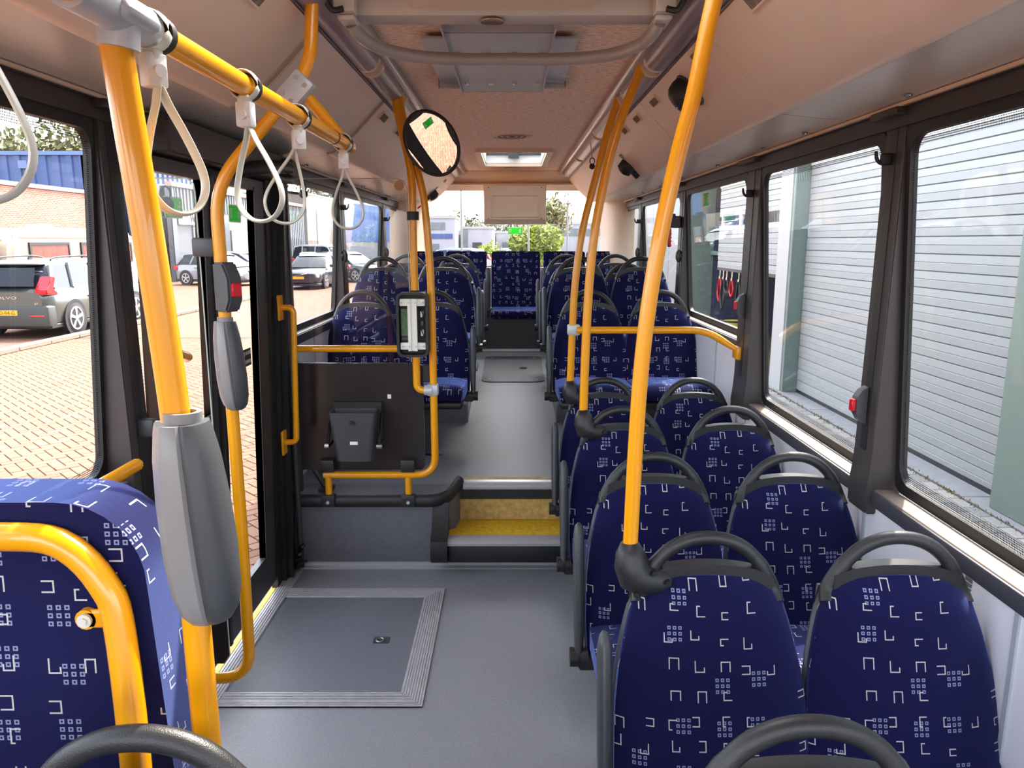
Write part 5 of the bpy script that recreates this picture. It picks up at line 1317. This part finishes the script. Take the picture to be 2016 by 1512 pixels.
part('door_glazing', mat('grey_glazing', (150, 158, 164), .3), dd, lambda b: box(b, -16.9, -16.83, 66.5, 71.6, 2.9, 4.3))
part('number', ink, dd, lambda b: text_mesh(b, '1333', basis((-16.82, 69, .85), (0, 1, 0), (0, 0, 1)), 1.15, .01), 0)
for y in (64.6, 73.2): part('base_panel', ink, mb_, lambda b: box(b, -16.92, -16.83, y, y + 1.9, G, .8))
bc = thing('blue_container_wall', 'blue corrugated wall seen through the left rear windows', 'building', (-16, 96, G))
part('cladding', mat('bright_blue', (66, 112, 176), .5), bc, lambda b: corr(b, 'y', 92, -32, -14, 1.6, 6.2, 1.2, .15), 20)
part('base_wall', mat('grey_base', (160, 160, 164), .7), bc, lambda b: box(b, -32, -14, 92.1, 94, G, 1.6))
# behind: buildings seen through the rear window
def block(name, label, x0, x1, y0, y1, z1, m, wins, roofm=capm):
    o = thing(name, label, 'building', ((x0 + x1) / 2, (y0 + y1) / 2, G))
    part('wall', m, o, lambda b: box(b, x0, x1, y0, y1, G, z1))
    part('roof_edge', roofm, o, lambda b: box(b, x0 - .1, x1 + .1, y0 - .1, y1 + .1, z1, z1 + .2))
    for (a, c, z0, z2, mm) in wins: part('window', mm, o, lambda b: box(b, a, c, y0 - .06, y0 + .02, z0, z2))
    return o
o = block('office_building', 'white office with blue band at the left of the rear window', -9.5, -4.6, 62, 75, 3.5, mat('office_white', (150, 150, 158), .6), [(-9.3, -4.8, 1.9, 2.3, blue_m), (-8.6, -7.4, 2.6, 3.2, greyd), (-6.8, -5.4, 2.6, 3.2, greyd), (-9.0, -7.8, 0, 1.2, pinkband), (-6.5, -5.9, -.3, 1.5, greyd)])
block('warehouse', 'low white warehouse with dark doors beyond the rear window', -4.3, -1.7, 66, 77, 2.75, MATS['office_white'], [(-4.25, -3.8, -.3, 2.7, greyd), (-3.4, -2.6, -.3, 1.6, ink)])
block('shed', 'pale shed with mottled wall left of the round tree', -1.6, 3.3, 78, 90, 2.5, mat('shed_pale', (150, 150, 152), .7, noise=.2, nscale=.6), [(-1.0, 0.2, .8, 1.6, grey_c), (2.4, 3.2, -.3, 1.2, greyd)])
block('flat_building', 'grey flat-roofed building with window band right of the round tree', 4.6, 13, 74, 90, 3.3, mat('flat_grey', (140, 142, 148), .6), [(4.7, 12.8, 2.2, 2.9, greyd), (4.7, 12.8, -.3, .5, pinkband)])
block('low_store', 'low pinkish store between the shed and the round tree', -.2, 4.0, 70, 77, 1.6, mat('store_pink', (206, 190, 186), .7), [(.6, 2.0, -.3, .7, greyd)])
lampm = mat('lamp_grey', (118, 118, 120), .5)
def lamp(x, y, h, label):
    o = thing('street_lamp', label, 'lamp post', (x, y, G), 'lamp posts behind the rear window')
    part('mast', lampm, o, lambda b: cyl(b, (x, y, G), (x, y, h), .06, 10, .035))
    part('lamp_head', lampm, o, lambda b: box(b, x - .12, x + .12, y - .5, y + .1, h - .02, h + .06, .02))
lamp(-2.5, 38, 4.6, 'thin lamp post standing left behind the display cover'); lamp(2.75, 38, 3.5, 'thin lamp post seen right of the display cover'); lamp(.78, 36, 3.5, 'pale post in front of the round tree')
# trees
leafm = {}
def leaf_mat(name, cols):
    m = island_mat(name, cols, .7, 5, 0, 1, .1)
    p = m.node_tree.nodes['Principled BSDF']; p.inputs['Subsurface Weight'].default_value = 0.0
    return m
lf_a = leaf_mat('leaf_fresh', [(92, 108, 26), (128, 136, 38), (76, 96, 32)]); lf_b = leaf_mat('leaf_dark', [(48, 60, 36), (64, 76, 44), (80, 86, 54)])
lf_c = leaf_mat('leaf_olive', [(92, 92, 58), (114, 110, 72), (74, 80, 48)])
bark = mat('bark', (86, 70, 58), .9, noise=.3, nscale=12)
def tree(label, x, y, h, r, n, m, s=.25, zc=None, squash=1.0, group=None):
    o = thing('tree', label, 'tree', (x, y, G), group)
    part('trunk', bark, o, lambda b: (tube(b, [(x, y, G), (x + .05, y, h * .4), (x, y, h * .75)], [r * .09, r * .07, r * .03], 8), tube(b, [(x, y, h * .35), (x + r * .5, y, h * .7)], [r * .05, r * .02], 6), tube(b, [(x, y, h * .35), (x - r * .5, y + .2, h * .68)], [r * .05, r * .02], 6)))
    def crown(b):
        c = zc if zc is not None else h - r * squash
        cl = [(R.gauss(0, .45), R.gauss(0, .45), R.gauss(0, .45)) for _ in range(26)]
        for k in range(n):
            d = Vector((R.gauss(0, 1), R.gauss(0, 1), R.gauss(0, 1))).normalized()
            q = cl[k % 26]; rr = .55
            p = Vector((x, y, c)) + Vector(((q[0] + d.x * rr) * r * .8, (q[1] + d.y * rr) * r * .8, (q[2] + d.z * rr) * r * .8 * squash))
            if p.z < .2: p.z = R.uniform(.2, c)
            u = Vector((R.gauss(0, 1), R.gauss(0, 1), R.gauss(0, 1))).normalized(); v = u.orthogonal().normalized(); sz = s * R.uniform(.6, 1.3)
            b.faces.new([b.verts.new(p + u * sz * a + v * sz * .6 * e) for a, e in ((-1, 0), (-.3, -.7), (.6, -.6), (1, 0), (.4, .7), (-.5, .6))])
    part('foliage', m, o, crown, 0)
tree('dense round tree with yellow green top behind the rear window', 1.35, 42, 2.75, 1.45, 8000, lf_a, .13, 1.1)
tree('taller loose tree rising right behind the round one', 2.9, 52, 4.9, 1.3, 1200, lf_c, .16)
tree('small yellowish tree left of the round tree', -1.45, 45, 1.75, .8, 700, lf_a, .1)
tree('small tree right of the far yellow poles', 5.15, 40, 1.6, .7, 600, lf_a, .1)
for i, (x, y, h, r) in enumerate(((-5.5, 105, 5.2, 2.6), (-2.4, 106, 4.6, 2.3), (.4, 104, 5.0, 2.4), (2.6, 107, 4.2, 2.0))):
    tree('dark olive tree in the row on the horizon, %s' % ('leftmost', 'second from left', 'third from left', 'rightmost')[i], x, y, h, r, 900, lf_b, .28, group='trees on the horizon')
for i, (x, h) in enumerate(((-42, 7.2), (-38, 7.6), (-34.5, 8.2), (-31.2, 9.0), (-28.2, 9.4), (-25.4, 9.0))):
    tree('olive tree behind the blue hall roof, number %d from the left' % (i + 1) if False else 'olive tree showing above the blue hall roof, ' + ('far left', 'left of the grip strap', 'behind the grip strap', 'just right of the strap', 'middle of the taller crowns', 'nearest the window frame')[i], x, 54, h * 1.07, 2.4, 1300, lf_c, .22, group='trees above the blue hall')
for i, x in enumerate((-27, -22.5, -18.5)):
    tree('dark tree above the blue container wall, ' + ('left', 'middle', 'right')[i], x, 108, 10.2, 3.2, 900, lf_b, .32, group='trees above the containers')

# ------------------------------------------------------------------ vehicles
tyre = mat('tyre', (34, 33, 34), .8); rim_m = mat('alloy', (190, 190, 194), .3, metal=.7); cglass = mat('car_glass', (26, 30, 38), .12, spec=.3)
lens_r = mat('tail_lens', (190, 24, 34), .15, coat=.5); lens_w = mat('head_lens', (214, 220, 226), .12, coat=.5); plate_y = mat('number_plate', (232, 160, 30), .5)
def interp(T, x):
    if x <= T[0][0]: return T[0][1]
    for (a, u), (c, v) in zip(T, T[1:]):
        if x <= c: return u + (v - u) * (x - a) / (c - a)
    return T[-1][1]
STY = {
 'suv': dict(L=4.45, W=1.9, belt=[(-2.22, .98), (-2.1, 1.04), (.8, 1.03), (1.0, 1.02), (2.0, .93), (2.22, .80)], roof=[(-2.08, 1.05), (-1.75, 1.56), (-1.4, 1.61), (.1, 1.63), (.5, 1.55), (1.15, 1.04)], zb=.24, r=.36, ax=(-1.33, 1.37)),
 'wagon': dict(L=4.75, W=1.82, belt=[(-2.37, .86), (-2.2, .93), (.8, .90), (1.0, .90), (2.2, .78), (2.37, .66)], roof=[(-2.25, .94), (-1.95, 1.40), (-1.5, 1.46), (.1, 1.47), (.5, 1.38), (1.2, .91)], zb=.2, r=.33, ax=(-1.35, 1.42)),
 'hatch': dict(L=4.0, W=1.75, belt=[(-2.0, .84), (-1.9, .95), (.6, .92), (.9, .90), (1.8, .74), (2.0, .60)], roof=[(-1.95, .98), (-1.6, 1.38), (-1.0, 1.48), (.0, 1.48), (.4, 1.38), (1.35, .86)], zb=.2, r=.32, ax=(-1.28, 1.3)),
 'van': dict(L=4.4, W=1.8, belt=[(-2.2, .95), (1.1, .95), (1.4, .94), (2.0, .84), (2.2, .7)], roof=[(-2.18, .97), (-2.05, 1.75), (-1.5, 1.82), (.6, 1.82), (.9, 1.72), (1.6, .95)], zb=.22, r=.33, ax=(-1.3, 1.4)),
}
def car(name, label, x, y, yaw, style, paint, plate=None, extra=False, group=None, z=G):
    S = STY[style]; L, W = S['L'], S['W']
    root = thing(name, label, 'car', (0, 0, 0), group)
    n = 26
    def body(b):
        rings = []
        for i in range(n + 1):
            s = -1 + 2 * i / n; x_ = L / 2 * math.copysign(abs(s) ** .85, s)
            w2 = W / 2 * (1 - .14 * abs(s) ** 7); zt = interp(S['belt'], x_); e = max(0, abs(s) - .93) / .07
            zb = S['zb'] + .10 * e; zm = (zb + zt) / 2
            half = [(.80, zb), (.95, zb + .08), (1.0, zm - .05), (.995, zm + .12), (.965, zt - .05), (.90, zt)]
            k = 1 - .05 * e
            rings.append([b.verts.new((x_, w2 * q * k, z_)) for q, z_ in half] + [b.verts.new((x_, -w2 * q * k, z_)) for q, z_ in half[::-1]])
        m_ = len(rings[0])
        for A, C in zip(rings, rings[1:]):
            for k in range(m_): b.faces.new((A[k], A[(k + 1) % m_], C[(k + 1) % m_], C[k]))
        b.faces.new(rings[0][::-1]); b.faces.new(rings[-1])
    lp = lambda nm, m, fn, deg=40, par=root: part(nm, m, par, fn, deg, False, True)
    lp('body', paint, body, 45)
    x0, x1 = S['roof'][0][0], S['roof'][-1][0]
    def cabin(b, shrink=0.0):
        rings = []
        for i in range(25):
            x_ = x0 + (x1 - x0) * i / 24; zr = interp(S['roof'], x_); zb2 = interp(S['belt'], x_) - .03
            t = max(0.02, (zr - zb2) / .62); wt = W / 2 * (.90 - .19 * min(t, 1)); wb2 = W / 2 * .90
            half = [(wb2, zb2), (wt + .015, zr - .07 * min(1, t)), (wt - .07, zr)]
            rings.append([b.verts.new((x_, q, z_)) for q, z_ in half] + [b.verts.new((x_, -q, z_)) for q, z_ in half[::-1]])
        for A, C in zip(rings, rings[1:]):
            for k in range(6): b.faces.new((A[k], A[(k + 1) % 6], C[(k + 1) % 6], C[k]))
        b.faces.new(rings[0][::-1]); b.faces.new(rings[-1])
    lp('glasshouse', cglass, cabin, 30)
    zmax = max(v for _, v in S['roof'])
    tops = [p for p in S['roof'] if p[1] > zmax - .30]
    xr0, xr1 = tops[0][0] - (.12 if style != 'van' else 0), tops[-1][0] + .02
    def roof(b):
        A = []
        for i in range(13):
            x_ = xr0 + (xr1 - xr0) * i / 12; zr = interp(S['roof'], x_); wt = W / 2 * .71
            A.append([b.verts.new((x_, q, z_)) for q, z_ in ((wt + .03, zr - .09), (wt - .03, zr + .012), (0, zr + .03), (-wt + .03, zr + .012), (-wt - .03, zr - .09))])
        for P, Q in zip(A, A[1:]):
            for k in range(4): b.faces.new((P[k], P[k + 1], Q[k + 1], Q[k]))
    lp('roof', paint, roof, 50)
    def pill(xa, za, xb, zb_, r_=.035):
        for s in (-1, 1):
            lp('pillar', paint, lambda b: tube(b, [(xa, s * W / 2 * .90, za), (xb, s * (W / 2 * .71 + .02), zb_)], r_, 6))
    rl = S['roof']
    pill(rl[-1][0] - .06, interp(S['belt'], rl[-1][0]) , rl[-2][0] - .02, rl[-2][1] - .03)
    pill(-.15, 1.0 if style != 'wagon' else .9, -.18, zmax - .07)
    if style != 'van': pill(rl[0][0] + .12, rl[0][1], rl[1][0] + .05, rl[1][1] - .06, .07)
    pill((rl[0][0] + .9), rl[0][1] - .02, rl[1][0] + .72, zmax - .07, .04)
    for s in (-1, 1):
        for ax in S['ax']:
            r_ = S['r']; yc = s * (W / 2 - .10)
            lp('wheel_arch', black, lambda b: (ring_extr(b, [(ax + (r_ + .06) * math.cos(a), r_ + (r_ + .06) * math.sin(a)) for a in [2 * PI * k / 24 for k in range(24)]], [(ax + r_ * .9 * math.cos(a), r_ + r_ * .9 * math.sin(a)) for a in [2 * PI * k / 24 for k in range(24)]], s * (W / 2 - .1), s * (W / 2 + .006), 'y')))
            wl = lp('wheel', tyre, lambda b: (tube(b, [(ax, yc - s * .1, r_), (ax, yc - s * .09, r_), (ax, yc + s * .09, r_), (ax, yc + s * .108, r_)], [r_ * .93, r_, r_, r_ * .93], 28)), 40)
            def rm(b):
                ring_extr(b, [(ax + r_ * .72 * math.cos(a), r_ + r_ * .72 * math.sin(a)) for a in [2 * PI * k / 28 for k in range(28)]], [(ax + r_ * .62 * math.cos(a), r_ + r_ * .62 * math.sin(a)) for a in [2 * PI * k / 28 for k in range(28)]], yc + s * .10, yc + s * .118, 'y')
                for k in range(5):
                    a = 2 * PI * k / 5 + .3; d = Vector((math.cos(a), math.sin(a))); nn = Vector((-d.y, d.x)) * r_
                    P = [d * r_ * .1 - nn * .07, d * r_ * .66 - nn * .13, d * r_ * .66 + nn * .10, d * r_ * .1 + nn * .07]
                    extr(b, [(ax + p.x, r_ + p.y) for p in P], yc + s * .10, yc + s * .116, 'y')
                cyl(b, (ax, yc + s * .10, r_), (ax, yc + s * .122, r_), r_ * .16, 14)
            lp('rim', rim_m, rm, 30, wl)
        lp('headlamp', lens_w, lambda b: (box(b, L / 2 - .42, L / 2 - .06, min(s * (W / 2 - .42), s * (W / 2 - .06)), max(s * (W / 2 - .42), s * (W / 2 - .06)), interp(S['belt'], L / 2 - .1) - .22, interp(S['belt'], L / 2 - .1) - .04, .03, 2)))
        zt = S['belt'][0][1]
        if style == 'suv':
            lp('tail_lamp', lens_r, lambda b: (extr(b, [(-L / 2 + .0, .93), (-L / 2 + .40, .90), (-L / 2 + .36, .98), (-L / 2 + .20, 1.03), (-L / 2 + .36, 1.28), (-L / 2 + .22, 1.30), (-L / 2 + .08, 1.05), (-L / 2 - .015, 1.02)], min(s * (W / 2 - .30), s * (W / 2 - .035)), max(s * (W / 2 - .30), s * (W / 2 - .035)), 'y'), bmesh.ops.bevel(b, geom=b.edges[:], offset=.02, segments=2, affect='EDGES')))
        else:
            lp('tail_lamp', lens_r, lambda b: box(b, -L / 2 - .005, -L / 2 + .25, min(s * (W / 2 - .28), s * (W / 2 - .03)), max(s * (W / 2 - .28), s * (W / 2 - .03)), zt - .16, zt + .06, .03))
        lp('mirror', paint, lambda b: ball(b, (x1 - .35, s * (W / 2 + .08), interp(S['belt'], x1) + .09), .1, 10, (.7, 1, .75)))
        lp('door_handle', paint if style != 'suv' else black, lambda b: box(b, -.75, -.55, min(s * (W / 2 - .03), s * (W / 2 + .03)), max(s * (W / 2 - .03), s * (W / 2 + .03)), .80, .83, .008))
    lp('grille', black, lambda b: box(b, L / 2 - .12, L / 2 + .005, -.42, .42, .52, .68, .02))
    lp('lower_trim', black, lambda b: (box(b, -L / 2 + .06, L / 2 - .06, -W / 2 + .05, W / 2 - .05, S['zb'] - .04, S['zb'] + .06, .02)))
    for sx_ in ((-1,) if plate else ()) + ((1,) if plate and not extra else ()):
        xx = sx_ * (L / 2 + (.012 if not extra else .03)); zc = .50 if not extra else .55
        if extra or sx_ > 0:
            pl = lp('number_plate', plate_y, lambda b: box(b, xx - .008, xx + .008, -.26, .26, zc - .055, zc + .055, .004))
            if plate.strip(): lp('plate_text', ink, lambda b: text_mesh(b, plate, basis((xx + sx_ * .010, 0, zc), (0, sx_, 0), (0, 0, 1)), .105, .001), 0, pl)
    if extra:
        lp('rear_bumper', mat('bumper_grey', (54, 56, 54), .5), lambda b: (box(b, -L / 2 - .03, -L / 2 + .3, -W / 2 + .05, W / 2 - .05, .24, .70, .05, 3)))
        for s in (-1, 1): lp('reflector', lens_r, lambda b: box(b, -L / 2 - .04, -L / 2 + .02, min(s * .5, s * .82), max(s * .5, s * .82), .46, .50, .01))
        lp('rear_window', cglass, lambda b: (extr(b, [(-.62, 1.10), (.62, 1.10), (.55, 1.48), (-.55, 1.48)], -.012, .012, 'x'), xf(b, Matrix.Translation((-L / 2 + .195 - .38, 0, 0)) @ Matrix.Shear('XY', 4, (0, 0)) @ Matrix(((1, 0, .62, -.47), (0, 1, 0, 0), (0, 0, 1, 0), (0, 0, 0, 1))) )))
        lp('spoiler', paint, lambda b: box(b, -L / 2 + .30, -L / 2 + .72, -.62, .62, 1.53, 1.57, .015))
        lp('wiper', black, lambda b: tube(b, [(-L / 2 + .10, -.02, 1.12), (-L / 2 + .16, -.42, 1.17)], .018, 6))
        lp('badge_text', chrome, lambda b: text_mesh(b, 'VOLVO', basis((-L / 2 - .003, 0, .86), (0, -1, 0), (0, 0, 1)) @ Matrix.Diagonal((1.9, 1, 1, 1)), .085, .004), 0)
        lp('model_text', chrome, lambda b: text_mesh(b, 'B4', basis((-L / 2 - .003, -.66, .74), (0, -1, 0), (0, 0, 1)), .07, .004), 0)
        for s in (-1, 1): lp('roof_rail', black, lambda b: tube(b, smooth([(-1.5, s * .62, 1.60), (-1.35, s * .62, 1.68), (-.2, s * .62, 1.70), (.3, s * .62, 1.64)], 4), .018, 8))
        lp('antenna', black, lambda b: extr(b, [(-1.3, 1.62), (-1.1, 1.62), (-1.25, 1.70)], -.02, .02, 'y'))
    elif plate:
        lp('grille_bar', chrome, lambda b: tube(b, [(L / 2 + .006, .4, .67), (L / 2 + .006, -.4, .53)], .02, 6))
        for s in (-1, 1): lp('roof_rail', chrome, lambda b: tube(b, smooth([(-1.9, s * .62, 1.40), (-1.7, s * .62, 1.50), (0, s * .62, 1.52), (.35, s * .62, 1.45)], 4), .018, 8))
    root.location = (x, y, z); root.rotation_euler = (0, 0, yaw)
    return root
suvp = mat('suv_grey_paint', (78, 82, 78), .25, metal=.2, coat=.4); wht = mat('car_white', (150, 152, 158), .25, coat=.6); slv = mat('car_silver', (120, 126, 134), .25, metal=.4, coat=.6)
dkb = mat('car_black_blue', (38, 40, 54), .2, metal=.3, coat=.8); dkg = mat('car_dark_green', (46, 58, 52), .2, metal=.3, coat=.8); blu = mat('car_blue', (60, 84, 120), .25, coat=.6)
car('parked_car', 'dark grey estate-like car with yellow plate JXD-04-G parked beyond the kerb', -10.62, 18.0, PI / 2, 'suv', suvp, 'JXD-04-G', True)
car('parked_car', 'white hatchback seen sideways between the door stiles', -13.9, 36.2, -.35, 'hatch', wht, None)
car('parked_car', 'silver hatchback half hidden behind the nearest yellow pole', -16.6, 32.5, -.5, 'hatch', slv, None)
car('parked_car', 'white hatchback further back behind the first white one', -14.4, 40.5, -.25, 'hatch', wht, None)
car('parked_car', 'dark estate with yellow plate facing the bus behind the screen', -8.9, 34.6, -PI / 2 - .08, 'wagon', dkb, ' ', False)
car('parked_car', 'blue car half hidden left of the dark estate', -12.0, 51.0, -PI / 2 + .15, 'hatch', blu, None)
car('parked_car', 'dark green hatchback right of the dark estate', -8.6, 39.6, -.55, 'wagon', dkg, None)
car('parked_car', 'white car behind the dark estate near the marble building', -11.2, 46, -.6, 'van', wht, None)
for i, (x, y, st_, pm, lb) in enumerate(((-5.6, 48, 'hatch', wht, 'white car at the left of the rear window'), (-3.5, 43.5, 'suv', slv, 'silver grey car left in the rear window'), (-3.4, 54.0, 'hatch', wht, 'white car in the middle of the rear window'), (-.9, 50, 'hatch', blu, 'small blue car left of the round tree'), (.4, 60.0, 'hatch', wht, 'small white car beside the little yellowish tree'))):
    car('parked_car', lb + ', just its roof over the bench', x, y, R.uniform(-.6, .1) + (PI if i % 2 else 0), st_, pm, None)
# caravan
cvn = thing('caravan', 'cream touring caravan with brown windows behind the grey car', 'caravan', (-14.2, 25.5, G))
cream = mat('caravan_cream', (166, 150, 126), .4); brown = mat('brown_curtained_window', (110, 66, 58), .2, noise=.25, nscale=6, stretch=(1, 1, .3))
def cara(b):
    pr = [(20.2, .35), (20.0, .9), (20.15, 1.8), (20.5, 2.18), (21.2, 2.30), (25.8, 2.36), (26.6, 2.22), (26.95, 1.7), (27.0, .9), (26.8, .35)]
    pr = [(a, c + G + .1) for a, c in pr]
    extr(b, pr, -15.4, -13.2, 'x')
    bmesh.ops.bevel(b, geom=[e for e in b.edges if abs(e.verts[0].co.x - e.verts[1].co.x) < .01], offset=.12, segments=3, affect='EDGES')
part('shell', cream, cvn, cara, 50)
for (y0, y1) in ((20.9, 22.7), (23.4, 24.9), (25.4, 26.4)):
    f = part('window', brown, cvn, lambda b: box(b, -13.21, -13.17, y0, y1, 1.05, 1.62, .01))
    part('window_rim', black, f, lambda b: ring_extr(b, [(y0 - .05, 1.0), (y1 + .05, 1.0), (y1 + .05, 1.67), (y0 - .05, 1.67)], [(y0 + .02, 1.07), (y1 - .02, 1.07), (y1 - .02, 1.60), (y0 + .02, 1.60)], -13.2, -13.15, 'x'))
part('window', brown, cvn, lambda b: box(b, -15.1, -13.5, 19.80, 19.93, .95, 1.6, .02))
part('window_rim', black, cvn, lambda b: ring_extr(b, [(-15.2, .9), (-13.4, .9), (-13.4, 1.66), (-15.2, 1.66)], [(-15.08, .97), (-13.52, .97), (-13.52, 1.59), (-15.08, 1.59)], 19.77, 19.82, 'y'))
part('belt_trim', mat('tan_trim', (196, 150, 110), .5), cvn, lambda b: (box(b, -13.2, -13.17, 20.2, 26.8, 1.80, 1.86), box(b, -15.3, -13.3, 19.95, 20.05, 1.7, 1.75)))
part('emblem', MATS['tan_trim'], cvn, lambda b: (extr(b, [(26.62, 1.45), (26.7, 1.3), (26.78, 1.45), (26.74, 1.42), (26.7, 1.46), (26.66, 1.42)], -13.19, -13.16, 'x')), 0)
part('roof_hatch', white, cvn, lambda b: box(b, -14.6, -14.1, 23, 23.6, 2.1, 2.2, .03))
for y in (23.0, 23.9): part('wheel', tyre, cvn, lambda b: cyl(b, (-13.4, y, G + .33), (-13.18, y, G + .33), .33, 20))
for o in bpy.data.objects:
    if '_abs' in o: del o['_abs']
